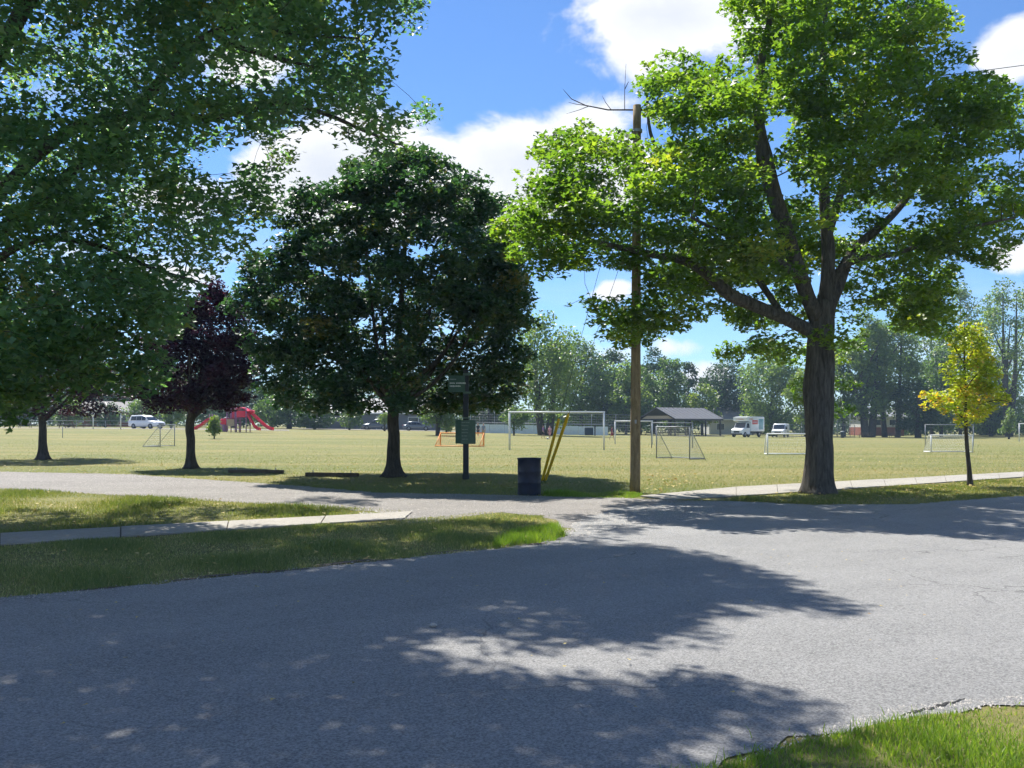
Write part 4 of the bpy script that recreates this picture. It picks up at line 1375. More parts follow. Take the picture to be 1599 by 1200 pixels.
goal('practice_goal', 'low white netted goal behind the yellow leaved young tree', p, math.radians(2), 66 / F * p[1], 27 / F * p[1], .9, .035, M['white_metal'], M['pale_net'], .10, None, cord=.004, top_d=.3)
p = solve(1483, 700); p = onground(1483, p[1] + 9)
goal('practice_goal', 'dark thin goal frame just behind the low white netted goal', p, math.radians(4), 78 / F * p[1], 1.75, 1.1, .035, M['grey_metal'], M['dark_net'], .3, netting=False, base=False)
p = solve(1625, 690)
goal('soccer_goal', 'white soccer goal cut off by the right picture edge', p, 0, 66 / F * p[1], 28 / F * p[1], 1.6, .06, M['white_metal'], M['pale_net'], .3, None, netting=False, base=False)
p = solve(990, 694)
goal('soccer_goal', 'smaller white goal partly behind the wooden pole', p, 0, 58 / F * p[1], 36 / F * p[1], 1.4, .05, M['white_metal'], M['pale_net'], .3, None, netting=False, base=False)
p = solve(262, 697.5)
goal('practice_goal', 'low netted goal lying in the field left of the purple tree', p, math.radians(80), 1.8, 34 / F * p[1], 1.3, .03, M['grey_metal'], M['pale_net'], .18, None, cord=.003)
p = solve(722, 697)
goal('practice_goal', 'small orange goal on the grass beside the notice post', p, math.radians(180 - 10), 3.2, .95, 1.5, .045, M['orange'], M['orange'], .16, None, cord=.005)
for (u, v, hpx, lab) in ((98, 684, 18, 'thin stake standing in the field right of the leftmost purple tree'), (797, 702, 56, 'thin pale stake in front of the rink, left of the barrel')):
    p = solve(u, v)
    tag(MB().tube([(p[0], p[1], p[2] - .05), (p[0] + .02, p[1], p[2] + hpx / F * p[1])], .03, 7).build('stake', M['grey_metal'], None, True), lab, 'stake')


# ------------------------------------------------------------------ rink boards and fence
Yr = 128.0
def rail_fence(name, label, u0, u1, Y, hgt, cat, step=3.0, mat=None, rails=(.02, .5, 1.0), wire=True, dy=0):
    a = np.array(onground(u0, Y)); b = np.array(onground(u1, Y + dy))
    f = empty(name, tuple(a), 0, label, cat)
    d = b - a
    n = max(2, int(np.linalg.norm(d) / step))
    for i in range(n + 1):
        q = d * i / n
        MB().tube([(q[0], q[1], q[2] - .1), (q[0], q[1], q[2] + hgt)], .045, 6).build('fence_post', mat, f, True)
    for h in rails:
        mb = MB(); mb.tube([(0, 0, hgt * h), tuple(d + np.array([0, 0, hgt * h]))], .03, 6); mb.build('rail', mat, f, True)
    if wire:
        mb = MB()
        net_quad(mb, (0, .02, .05), tuple(d + np.array([0, .02, .05])), tuple(d + np.array([0, .02, hgt])), (0, .02, hgt), .35, .009)
        tag(mb.build('mesh_wire', mat, f, False, False), kind='stuff')
    return f


a = np.array(onground(742, Yr)); b = np.array(onground(950, Yr))
rk = empty('rink_boards', tuple(a), 0, 'low pale blue white rink boards across the middle of the park', 'rink')
nb = 9
for i in range(nb):
    q0 = (b - a) * i / nb; q1 = (b - a) * (i + .985) / nb
    c = (q0 + q1) / 2
    MB().box((c[0], 0, c[2] + .62), (q1[0] - q0[0], .12, 1.24)).build('board', M['boards_white'], rk)
MB().box((c[0] / 2 * 1.06, -.02, 1.27), (b[0] - a[0], .2, .06)).build('cap_rail', M['grey_metal'], rk)
rail_fence('chain_link_fence', 'dark chain link fence standing behind the rink boards', 735, 1000, Yr + 1.5, 3.0, 'fence', 3.2, M['grey_metal'])
rail_fence('chain_link_fence', 'grey fence beside the parked white van', 1225, 1335, 150, 2.0, 'fence', 2.6, M['galv'])
rail_fence('backstop_fence', 'tall grey baseball backstop right of the maple trunk', 1288, 1328, 143, 4.0, 'fence', 2.0, M['grey_metal'])
rail_fence('low_rail_fence', 'low dark rail fence along the far left side road', -60, 210, 128, 1.0, 'fence', 4.0, M['grey_metal'], (.5, 1.0), False)

bn = empty('storage_bin', onground(920, 122), 0, 'dark blue grey storage box at the end of the rink', 'box')
MB().box((0, 0, .55), (1.15, .8, 1.0), 0, .05).build('body', M['bin_blue'], bn)
MB().box((0, 0, 1.09), (1.25, .9, .09), 0, .03).build('lid', M['galv'], bn)
p = onground(929.5, 121)
tag(MB().box((p[0], p[1], p[2] + .7), (.16, .16, 1.5), 0, .02).build('timber_post', M['post_dark']), 'short dark post right beside the blue grey storage box', 'post')
p = onground(1316, 137)
wb = empty('waste_bin', p, 0, 'small blue bin in front of the backstop, right of the maple trunk', 'bin')
MB().lathe([(.26, 0), (.30, .85), (.31, .9)], 14).build('body', M['bin_blue'], wb, True)
MB().lathe([(.33, .9), (.31, 1.0), (.05, 1.06)], 14).build('lid', M['grey_metal'], wb, True)


# ------------------------------------------------------------------ picnic tables
def picnic_table():
    t = empty('picnic_table', (0, 0, 0))
    for i in range(5):
        MB().box((0, -.3 + i * .15, .75), (1.85, .135, .04)).build('top_plank', M['timber_dark'], t)
    for s in (-1, 1):
        for k in range(2):
            MB().box((0, s * (.62 + k * .145), .45), (1.85, .13, .04)).build('seat_plank', M['timber_dark'], t)
        for e in (-.65, .65):
            MB().plate([(e - .02, s * .25, .72), (e - .02, s * .33, .72), (e - .02, s * .72, 0), (e - .02, s * .62, 0)], .045).build('leg', M['timber_dark'], t)
        MB().box((s * .69, 0, .40), (.04, 1.5, .09)).build('cross_beam', M['timber_dark'], t)
    return t


pt0 = picnic_table()
PT = [(1018, 139, .6, 'picnic table under the shelter, nearest its left gable'), (1040, 136, .2, 'picnic table in front of the shelter, left of its corner post'), (1066, 141, -.3, 'picnic table in the middle of the shelter floor'),
      (1090, 143, .4, 'picnic table under the right end of the shelter'), (1352, 140, .1, 'picnic table under the trees, right of the backstop'), (1398, 142, -.2, 'picnic table beneath the pale trees before the brick house'),
      (40, 118, .3, 'picnic table at the far left edge behind the purple tree'), (105, 116, -.2, 'picnic table right of the leftmost purple tree trunk'), (123, 121, .5, 'picnic table beside the white topped post on the left')]
for i, (u, Y, rz, lab) in enumerate(PT):
    o = pt0 if i == 0 else copy_tree(pt0)
    o.location = onground(u, Y); o.rotation_euler.z = rz
    tag(o, lab, 'picnic table', 'picnic tables in the park')

# ------------------------------------------------------------------ shelter
sh = empty('picnic_shelter', (0, 0, 0), 0, 'open picnic shelter with grey pitched roof on dark posts', 'shelter')
Ys = 140.0
th = math.radians(38)
Ls, Ws = 10.6, 7.2
org = np.array(onground(1027, Ys - 1.5)); org[2] = float(gz(org[0], Ys)) - .1
sh.location = tuple(org); sh.rotation_euler.z = th
# local x along the ridge (to the right and away), local y across
ev, rg = 2.75, 4.35
ov = .35
for s in (-1, 1):
    q = [(-ov, s * (Ws / 2 + ov), ev - .15), (Ls + ov, s * (Ws / 2 + ov), ev - .15), (Ls + ov, 0, rg), (-ov, 0, rg)]
    if s > 0: q = q[::-1]
    mb = MB(); mb.plate(q, .12); rf = mb.build('roof_slope', M['roof_grey'], sh)
    for i in range(11):
        x = -ov + (Ls + 2 * ov) * (i + .5) / 11
        w = Ws / 2 + ov
        MB().tube([(x, s * w, ev - .15 + .14), (x, 0.05 * s, rg + .14)], .02, 4).build('seam', M['roof_grey'], rf)
    MB().box((Ls / 2, s * (Ws / 2 + ov), ev - .2), (Ls + 2 * ov, .05, .22)).build('fascia', M['post_dark'], sh)
for x in (0.0, Ls):
    MB().ext([(-Ws / 2, ev + .05), (Ws / 2, ev + .05), (Ws * .25, ev + .45), (-Ws * .25, ev + .45)], x - .04, x + .04)
    mb = MB(); n = 3
    mb.add([(x - .03, -Ws / 2 + .4, ev - .05), (x - .03, Ws / 2 - .4, ev - .05), (x - .03, Ws * .3, ev + .42), (x - .03, -Ws * .3, ev + .42),
            (x + .03, -Ws / 2 + .4, ev - .05), (x + .03, Ws / 2 - .4, ev - .05), (x + .03, Ws * .3, ev + .42), (x + .03, -Ws * .3, ev + .42)],
           [(0, 1, 2, 3), (7, 6, 5, 4), (0, 4, 5, 1), (1, 5, 6, 2), (2, 6, 7, 3), (3, 7, 4, 0)])
    mb.build('gable_panel', M['gable_tan'], sh)
    for s in (-1, 1):
        mb = MB(); mb.tube([(x, s * (Ws / 2 + ov), ev - .12), (x, 0, rg - .02)], .1, 4); mb.build('barge_board', M['post_dark'], sh)
    MB().box((x, 0, ev - .16), (.14, Ws, .2)).build('tie_beam', M['post_dark'], sh)
for i in range(4):
    for s in (-1, 1):
        MB().box((Ls * i / 3, s * Ws / 2, ev / 2 - .1), (.2, .2, ev + .2), 0, .02).build('shelter_post', M['post_dark'], sh)
MB().box((Ls / 2, 0, -.06), (Ls + 1, Ws + 1, .18)).build('floor_slab', M['concrete'], sh)


# ------------------------------------------------------------------ vehicles
def wheel(parent, x, y, r, w=.24):
    t = MB().lathe([(r * .62, -w / 2), (r * .93, -w / 2), (r, -w / 2 + .03), (r, w / 2 - .03), (r * .93, w / 2), (r * .62, w / 2)], 20, (x, y, r), 'y', False).build('wheel', M['rubber'], parent, True)
    MB().lathe([(.03, -w / 2 + .01), (r * .6, -w / 2 + .02), (r * .63, 0), (r * .6, w / 2 - .02), (.03, w / 2 - .01)], 16, (x, y, r), 'y').build('rim', M['rim'], t, True)


def loft(sections):
    """closed hull through rings of (y,z) points, each at its x"""
    mb = MB()
    n = len(sections[0][1])
    vs = [(x, y, z) for (x, ring) in sections for (y, z) in ring]
    fs = []
    for i in range(len(sections) - 1):
        for k in range(n):
            j = (k + 1) % n
            fs.append((i * n + k, i * n + j, (i + 1) * n + j, (i + 1) * n + k))
    fs.append(tuple(range(n - 1, -1, -1)))
    fs.append(tuple(range((len(sections) - 1) * n, len(sections) * n)))
    return mb.add(vs, fs)


def hull_ring(hw, z0, z1, b=.08):
    return [(-hw + b, z0), (hw - b, z0), (hw, z0 + b), (hw, z1 - b * 1.3), (hw - b, z1), (-hw + b, z1), (-hw, z1 - b * 1.3), (-hw, z0 + b)]


def car(name, label, loc, rz, paint, L_=4.7, W_=1.86, Hc=1.72, belt=1.02, kind='suv', group=None):
    """x is forward"""
    c = empty(name, loc, rz, label, 'car', group)
    h, w = L_ / 2, W_ / 2
    body = loft([(-h, hull_ring(w * .86, .42, belt * .92)), (-h + .12, hull_ring(w * .96, .32, belt)), (-h * .5, hull_ring(w, .26, belt + .02)), (h * .35, hull_ring(w, .26, belt)),
                 (h * .52, hull_ring(w * .99, .26, belt * .98)), (h * .85, hull_ring(w * .93, .28, belt * .88)), (h - .06, hull_ring(w * .84, .34, belt * .78)), (h, hull_ring(w * .74, .42, belt * .68))])
    body.build('body', paint, c, True)
    rear = -h + .12 if kind == 'suv' else -h * .78
    def rr(f, z): return [(-w * f + .06, z), (w * f - .06, z)]
    def cab(x, zt, ft):
        return (x, [(-w * .93, belt - .03), (w * .93, belt - .03), (w * ft, zt - .07), (w * ft - .08, zt), (-w * ft + .08, zt), (-w * ft, zt - .07)])
    fz = h * .42
    loft([cab(rear, belt + .06, .9), cab(rear + .32, Hc - .04, .78), cab(-h * .3, Hc, .79), cab(h * .02, Hc - .02, .78), cab(fz - .45, Hc - .28, .82), cab(fz, belt + .02, .92)]).build('cabin', paint, c, True)
    # glazing stands a little proud of the cabin
    for s in (-1, 1):
        for (x0, x1, t0, t1) in ((rear + .42, -h * .42, 0, 0), (-h * .39, -h * .04, 0, 0), (-h * .01, fz - .42, 0, .12)):
            y0, y1 = s * (w * .93 + .008), s * (w * .81 + .014)
            z0, z1 = belt + .05, Hc - .16
            q = [(x0, y0, z0), (x1 + .22 if t1 else x1, y0, z0), (x1 - t1, y1, z1 - t1 * .6), (x0, y1, z1)]
            MB().plate(q if s < 0 else q[::-1], .012).build('side_window', M['glass'], c)
        MB().box((h - .16, s * w * .66, belt * .70), (.14, .34, .15), 0, .03).build('headlight', M['lamp_glass'], c)
        MB().box((-h + .05, s * w * .76, belt * .84), (.10, .18, .28), 0, .02).build('tail_light', M['truck_red'], c)
        MB().box((fz - .12, s * (w + .08), belt + .1), (.14, .2, .14), 0, .03).build('mirror', paint, c)
        for x in (h * .60, -h * .58):
            wheel(c, x, s * (w - .10), .345)
    MB().plate([(fz + .02, -w * .84, belt + .06), (fz + .02, w * .84, belt + .06), (fz - .44, w * .74, Hc - .26), (fz - .44, -w * .74, Hc - .26)], .02).build('windscreen', M['glass'], c)
    MB().plate([(rear - .012, w * .8, belt + .1), (rear - .012, -w * .8, belt + .1), (rear + .26, -w * .7, Hc - .14), (rear + .26, w * .7, Hc - .14)], .012).build('rear_window', M['glass'], c)
    MB().box((h - .02, 0, belt * .60), (.06, W_ * .5, .17), 0, .02).build('grille', M['black_trim'], c)
    MB().box((h - .03, 0, .40), (.10, W_ * .74, .12), 0, .03).build('front_bumper', M['black_trim'], c)
    MB().box((-h, 0, .46), (.10, W_ * .8, .16), 0, .03).build('rear_bumper', M['black_trim'], c)
    return c


p = onground(230, 117)
car('parked_car', 'white sport utility car parked on the far left side road', p, math.radians(-22), M['car_white'], 4.75, 1.9, 1.78, 1.05)
car('parked_car', 'dark grey car parked before the low grey building, right of the dome tree trunk', onground(652, 140), math.radians(5), M['car_grey'], 4.5, 1.8, 1.45, .92, 'sedan')
car('parked_car', 'dark grey car parked before the low grey building, left of the dome tree trunk', onground(588, 142), math.radians(178), M['car_grey'], 4.5, 1.85, 1.7, 1.0, 'suv')


def box_truck():
    t = empty('moving_truck', onground(1168, 136), math.radians(-90 - 42), 'white box moving truck with red panel parked right of the shelter', 'truck')
    W_ = 2.25; w = W_ / 2
    b = MB(); b.box((-1.05, 0, 1.98), (4.4, W_, 2.25), 0, .06); b.build('cargo_box', M['car_white'], t)
    a = MB(); a.add(*(lambda q: (q, [(0, 1, 2, 3), (7, 6, 5, 4), (0, 4, 5, 1), (1, 5, 6, 2), (2, 6, 7, 3), (3, 7, 4, 0)]))(
        [(1.16, -w, 2.28), (2.35, -w, 2.42), (2.45, -w, 3.0), (1.16, -w, 3.098), (1.16, w, 2.28), (2.35, w, 2.42), (2.45, w, 3.0), (1.16, w, 3.098)]))
    a.build('overcab', M['car_white'], t)
    cb = loft([(1.15, [(-.98, .45), (.98, .45), (1.0, 1.35), (.9, 2.2), (-.9, 2.2), (-1.0, 1.35)]), (2.0, [(-.98, .45), (.98, .45), (1.0, 1.35), (.88, 2.2), (-.88, 2.2), (-1.0, 1.35)]),
               (2.55, [(-.97, .45), (.97, .45), (.98, 1.3), (.92, 1.42), (-.92, 1.42), (-.98, 1.3)]), (3.35, [(-.93, .45), (.93, .45), (.93, 1.1), (.85, 1.22), (-.85, 1.22), (-.93, 1.1)]), (3.5, [(-.88, .5), (.88, .5), (.88, 1.0), (.8, 1.1), (-.8, 1.1), (-.88, 1.0)])])
    cb = cb.build('cab', M['car_white'], t)
    MB().plate([(2.57, -.84, 1.46), (2.57, .84, 1.46), (2.06, .8, 2.14), (2.06, -.8, 2.14)], .02).build('windscreen', M['glass'], t)
    for s in (-1, 1):
        q = [(1.3, s * 1.006, 1.4), (2.3, s * 1.0, 1.4), (1.98, s * .91, 2.08), (1.3, s * .925, 2.08)]
        MB().plate(q if s < 0 else q[::-1], .012).build('side_window', M['glass'], t)
        MB().box((2.2, s * 1.16, 1.6), (.1, .18, .36), 0, .03).build('mirror', M['black_trim'], t)
        MB().box((3.47, s * .68, .86), (.1, .3, .2), 0, .03).build('headlight', M['lamp_glass'], t)
        # coloured panels on the flank
        MB().box((-.15, s * (w + .006), 2.25), (1.75, .012, .62)).build('red_panel', M['truck_red'], t)
        MB().box((-2.15, s * (w + .006), 1.95), (1.5, .012, 1.6)).build('picture_panel', M['truck_teal'], t)
        letters('U-HAUL', .42, M['car_white'], t, (-.15, s * (w + .016), 2.25), (math.radians(90), 0, 0 if s < 0 else math.pi))
        letters('U-HAUL', .34, M['truck_orange'], t, (1.05, s * (w + .010), 2.72), (math.radians(90), 0, 0 if s < 0 else math.pi))
        for x in (2.65, -1.9):
            wheel(t, x, s * .88, .40, .27)
    letters('U-HAUL', .36, M['truck_orange'], t, (2.425, 0, 2.72), (math.radians(80), 0, math.radians(90)))
    MB().box((3.5, 0, .82), (.06, .95, .26), 0, .02).build('grille', M['black_trim'], t)
    MB().box((3.55, 0, .5), (.16, 1.85, .24), 0, .05).build('front_bumper', M['black_trim'], t)
    MB().box((-.8, 0, .72), (4.6, 1.5, .24)).build('chassis', M['black_trim'], t)
    MB().box((-3.27, 0, 1.98), (.02, 2.0, 2.0)).build('rear_door', M['galv'], t)
    MB().box((-3.4, 0, .55), (.2, 2.0, .16)).build('rear_bumper', M['black_trim'], t)


box_truck()


def van():
    t = empty('white_van', onground(1219, 137), math.radians(-90 - 26), 'plain white van parked beside the moving truck', 'van')
    w = .98
    def rg_(hw, z0, z1): return hull_ring(hw, z0, z1, .14)
    loft([(-2.6, rg_(w * .95, .4, 2.0)), (-2.45, rg_(w, .34, 2.08)), (.3, rg_(w, .34, 2.1)), (.75, rg_(w * .98, .34, 1.98))]).build('body', M['car_white'], t, True)
    loft([(.74, [(-w * .97, .36), (w * .97, .36), (w * .98, 1.2), (w * .84, 1.95), (-w * .84, 1.95), (-w * .98, 1.2)]), (1.35, [(-w * .97, .36), (w * .97, .36), (w * .97, 1.18), (w * .9, 1.26), (-w * .9, 1.26), (-w * .97, 1.18)]),
          (2.3, [(-w * .93, .38), (w * .93, .38), (w * .93, 1.0), (w * .84, 1.12), (-w * .84, 1.12), (-w * .93, 1.0)]), (2.45, [(-w * .87, .45), (w * .87, .45), (w * .87, .9), (w * .8, 1.0), (-w * .8, 1.0), (-w * .87, .9)])]).build('bonnet', M['car_white'], t)
    MB().plate([(1.37, -.82, 1.28), (1.37, .82, 1.28), (.80, .78, 1.92), (.80, -.78, 1.92)], .02).build('windscreen', M['glass'], t)
    for s in (-1, 1):
        q = [(-.15, s * (w + .006), 1.28), (1.05, s * (w - .02), 1.28), (.66, s * (w - .06), 1.86), (-.15, s * (w + .006), 1.86)]
        MB().plate(q if s < 0 else q[::-1], .012).build('side_window', M['glass'], t)
        MB().box((1.0, s * (w + .12), 1.36), (.1, .2, .26), 0, .03).build('mirror', M['black_trim'], t)
        MB().box((2.43, s * .66, .80), (.08, .28, .18), 0, .02).build('headlight', M['lamp_glass'], t)
        for x in (1.6, -1.6):
            wheel(t, x, s * .84, .36)
    MB().box((2.45, 0, .78), (.05, .95, .22), 0, .02).build('grille', M['black_trim'], t)
    MB().box((2.47, 0, .5), (.14, 1.75, .18), 0, .04).build('front_bumper', M['black_trim'], t)


van()


# ------------------------------------------------------------------ buildings far behind
def house(name, label, u0, u1, Y, wall_h, roof_h, depth, wm, rm, rz=0.0, lower=None, hip=.25, openings=()):
    a = onground((u0 + u1) / 2, Y)
    W_ = (u1 - u0) / F * Y
    h = empty(name, a, rz, label, 'building')
    MB().box((0, depth / 2, wall_h / 2 - .2), (W_, depth, wall_h + .4)).build('wall', wm, h)
    if lower:
        MB().box((0, depth / 2 - .03, wall_h * .22), (W_ + .02, depth + .1, wall_h * .45)).build('lower_wall', lower, h)
    o = .5; w = W_ / 2 + o; z0 = wall_h - .05; z1 = wall_h + roof_h; ri = W_ * hip
    y0, y1, ym = -o, depth + o, depth / 2
    vs = [(-w, y0, z0), (w, y0, z0), (w, y1, z0), (-w, y1, z0), (-w + ri, ym, z1), (w - ri, ym, z1)]
    MB().add(vs, [(0, 1, 5, 4), (1, 2, 5), (2, 3, 4, 5), (3, 0, 4), (3, 2, 1, 0)]).build('roof', rm, h)
    MB().box((0, -o, z0 + .02), (2 * w, .08, .2)).build('gutter', M['white_metal'], h)
    for (x, z, ww, hh, kind) in openings:
        f = MB(); f.box((x * W_, -.02, z), (ww + .16, .10, hh + .16)); f = f.build('window' if kind == 'w' else 'door', M['white_metal'], h)
        MB().box((x * W_, -.075, z), (ww, .03, hh)).build('pane' if kind == 'w' else 'door_leaf', M['glass'] if kind == 'w' else M['siding_dark'], f)
    return h


house('low_building', 'long low building with pale metal roof behind the dome tree', 478, 688, 150, 2.7, 2.6, 9, M['siding_dark'], M['metal_roof'], 0, None, .08,
      [(-.38, 1.5, 1.6, 1.0, 'w'), (-.15, 1.1, 2.4, 2.1, 'd'), (.08, 1.1, 2.4, 2.1, 'd'), (.3, 1.5, 1.6, 1.0, 'w')])
house('house', 'grey roofed house rising behind the shelter and truck', 1108, 1178, 172, 2.9, 2.4, 8, M['siding'], M['shingle'], 0, None, .3, [(-.25, 1.5, 1.4, 1.1, 'w'), (.2, 1.5, 1.8, 1.1, 'w')])
house('house', 'pale house with brick lower wall among the right hand trees', 1352, 1412, 168, 3.6, 1.9, 8, M['siding'], M['metal_roof'], 0, M['brick'], .2, [(-.2, 2.5, 1.4, 1.0, 'w'), (.22, 2.5, 1.4, 1.0, 'w')])
house('house', 'brown brick house far behind the white sport utility car', 100, 215, 155, 2.6, 1.9, 8, M['brick'], M['shingle'], 0, None, .2, [(-.3, 1.4, 1.6, 1.1, 'w'), (0, 1.2, 1.0, 2.0, 'd'), (.3, 1.4, 1.8, 1.1, 'w')])

# side road far left, paler than the field
SR = [onground(-250, 112), onground(120, 112), onground(300, 111), onground(452, 112), onground(452, 121), onground(300, 122), onground(120, 123), onground(-250, 123)]
mb = MB(); mb.add([(x, y, z + .03) for x, y, z in SR], [(0, 1, 6, 7), (1, 2, 5, 6), (2, 3, 4, 5)])
tag(mb.build('side_road', M['gravel']), kind='structure')
mb = MB()
S2 = [(u, 137) for u in (440, 560, 690, 800)]
vs = [onground(u, Y) for u, Y in S2] + [onground(u, 145) for u, Y in S2]
mb.add([(x, y, z + .03) for x, y, z in vs], [(0, 1, 5, 4), (1, 2, 6, 5), (2, 3, 7, 6)])
tag(mb.build('car_park', M['concrete']), kind='structure')

for (u, v, hpx, lab) in ((146, 668, 25, 'pale post with round white cap left of the brown house door'), (189, 670, 30, 'pale post with broad white cap left of the white car')):
    p = onground(u, 110)
    l = empty('post_lamp', p, 0, lab, 'lamp', 'capped post lamps by the side road')
    h = hpx / F * 110
    MB().tube([(0, 0, -.05), (0, 0, h - .2)], .07, 8).build('lamp_post', M['white_metal'], l, True)
    if u < 160: MB().lathe([(.05, h - .42), (.22, h - .3), (.26, h - .15), (.2, h), (.03, h + .06)], 12).build('lamp_globe', M['white_metal'], l, True)
    else: MB().lathe([(.08, h - .3), (.1, h - .16), (.34, h - .14), (.3, h - .02), (.04, h + .07)], 12).build('lamp_cap', M['white_metal'], l, True)

# ------------------------------------------------------------------ playground
pg = empty('playground_set', onground(372, 100), 0, 'red and purple playground tower with slides', 'playground')
Yp = 100.0; kp = Yp / F
X = lambda u: (u - 372) * kp
for (x0, x1, hz_) in ((X(358), X(371), 1.5), (X(373), X(388), 1.7)):
    for x in (x0, x1):
        for y in (-.75, .75):
            MB().tube([(x, y, -.05), (x, y, 2.75)], .06, 8).build('tower_post', M['purple_metal'], pg, True)
    MB().box(((x0 + x1) / 2, 0, hz_), (x1 - x0 + .1, 1.6, .1)).build('deck', M['deck'], pg)
    for y in (-.75, .75):
        for i in range(6):
            xx_ = x0 + (x1 - x0) * (i + .5) / 6
            MB().tube([(xx_, y, hz_), (xx_, y, hz_ + .95)], .022, 5).build('baluster', M['purple_metal'], pg)
        MB().tube([(x0, y, hz_ + .95), (x1, y, hz_ + .95)], .035, 6).build('handrail', M['purple_metal'], pg)
x0, x1 = X(368), X(390)
arc = [(x0 + (x1 - x0) * t, 2.35 + .42 * math.sin(math.pi * t)) for t in np.linspace(0, 1, 9)]
MB().ext(arc + [(x, z - .08) for x, z in arc[::-1]], -.85, .85).build('arched_roof', M['red_plastic'], pg)
MB().box((X(364), -.78, 1.05), (.8, .05, .75)).build('play_panel', M['tan_panel'], pg)
MB().box((X(380), -.78, 2.0), (1.0, .05, .7)).build('play_panel', M['red_plastic'], pg)
MB().box((X(345), .2, .55), (1.3, 1.0, 1.0), 0, .1).build('climbing_block', M['purple_metal'], pg)
MB().tube([(X(338), 0, 0), (X(344), 0, 1.2), (X(352), 0, 1.6), (X(358), 0, 1.6)], .07, 6).build('arch_climber', M['galv'], pg, True)


def slide(pts, w, name='slide'):
    mb = MB()
    n = len(pts)
    prof = [(-w, .30), (-w, 0.0), (w, 0.0), (w, .30), (w - .06, .30), (w - .06, .06), (-w + .06, .06), (-w + .06, .30)]
    vs, fs = [], []
    for (x, y, z) in pts:
        for (a, b) in prof: vs.append((x, y + a, z + b))
    m = len(prof)
    for i in range(n - 1):
        for k in range(m):
            j = (k + 1) % m
            fs.append((i * m + k, i * m + j, (i + 1) * m + j, (i + 1) * m + k))
    fs.append(tuple(range(m))); fs.append(tuple(range((n - 1) * m, n * m)))
    mb.add(vs, fs)
    mb.build(name, M['red_plastic'], pg)


slide([(X(386), -.35, 1.85), (X(390), -.5, 1.75), (X(396), -.7, 1.1), (X(401), -.8, .55), (X(406), -.85, .25), (X(410), -.85, .2)], .34)
slide([(X(386), .4, 2.2), (X(393), .45, 1.9), (X(404), .5, 1.15), (X(414), .55, .5), (X(420), .55, .25), (X(425), .55, .2)], .36)
slide([(X(330), 0, 1.35), (X(324), 0, 1.15), (X(314), 0, .6), (X(306), 0, .28), (X(301), 0, .22)], .36)
MB().lathe([(.22, -.5), (.22, .5)], 12, (X(392), .45, 2.25), 'y').build('slide_hood', M['red_plastic'], pg, True)
for x in (X(330), X(334)):
    for y in (-.45, .45):
        MB().tube([(x, y, -.05), (x, y, 2.0)], .05, 8).build('tower_post', M['purple_metal'], pg, True)
MB().box((X(332), 0, 1.35), (.9, 1.0, .1)).build('deck', M['deck'], pg)


MB().box((X(352), .1, 1.15), (.9, .9, .7), 0, .12).build('climbing_block', M['red_plastic'], pg)
MB().box((X(364), .78, 2.0), (1.0, .05, .8)).build('play_panel', M['red_plastic'], pg)
for q in range(4):
    MB().box((X(378) + .0, -.95 - .22 * q, 1.45 - .36 * q), (.8, .24, .06)).build('step', M['purple_metal'], pg)

# ------------------------------------------------------------------ people far out on the field
def skinned(name, verts, edges, rad, root_i, mat, parent, sub=1):
    me = bpy.data.meshes.new(name)
    me.from_pydata(verts, edges, [])
    o = bpy.data.objects.new(name, me); COL.objects.link(o)
    md = o.modifiers.new('skin', 'SKIN')
    lay = me.skin_vertices[0].data
    for i, r in enumerate(rad):
        lay[i].radius = (r, r) if not isinstance(r, tuple) else r
        lay[i].use_root = (i == root_i)
    md.use_smooth_shade = True
    s = o.modifiers.new('sub', 'SUBSURF'); s.levels = sub; s.render_levels = sub
    dg = bpy.context.evaluated_depsgraph_get()
    m2 = bpy.data.meshes.new_from_object(o.evaluated_get(dg))
    bpy.data.objects.remove(o)
    m2.materials.clear(); m2.materials.append(mat)
    return link(name, m2, None, parent)


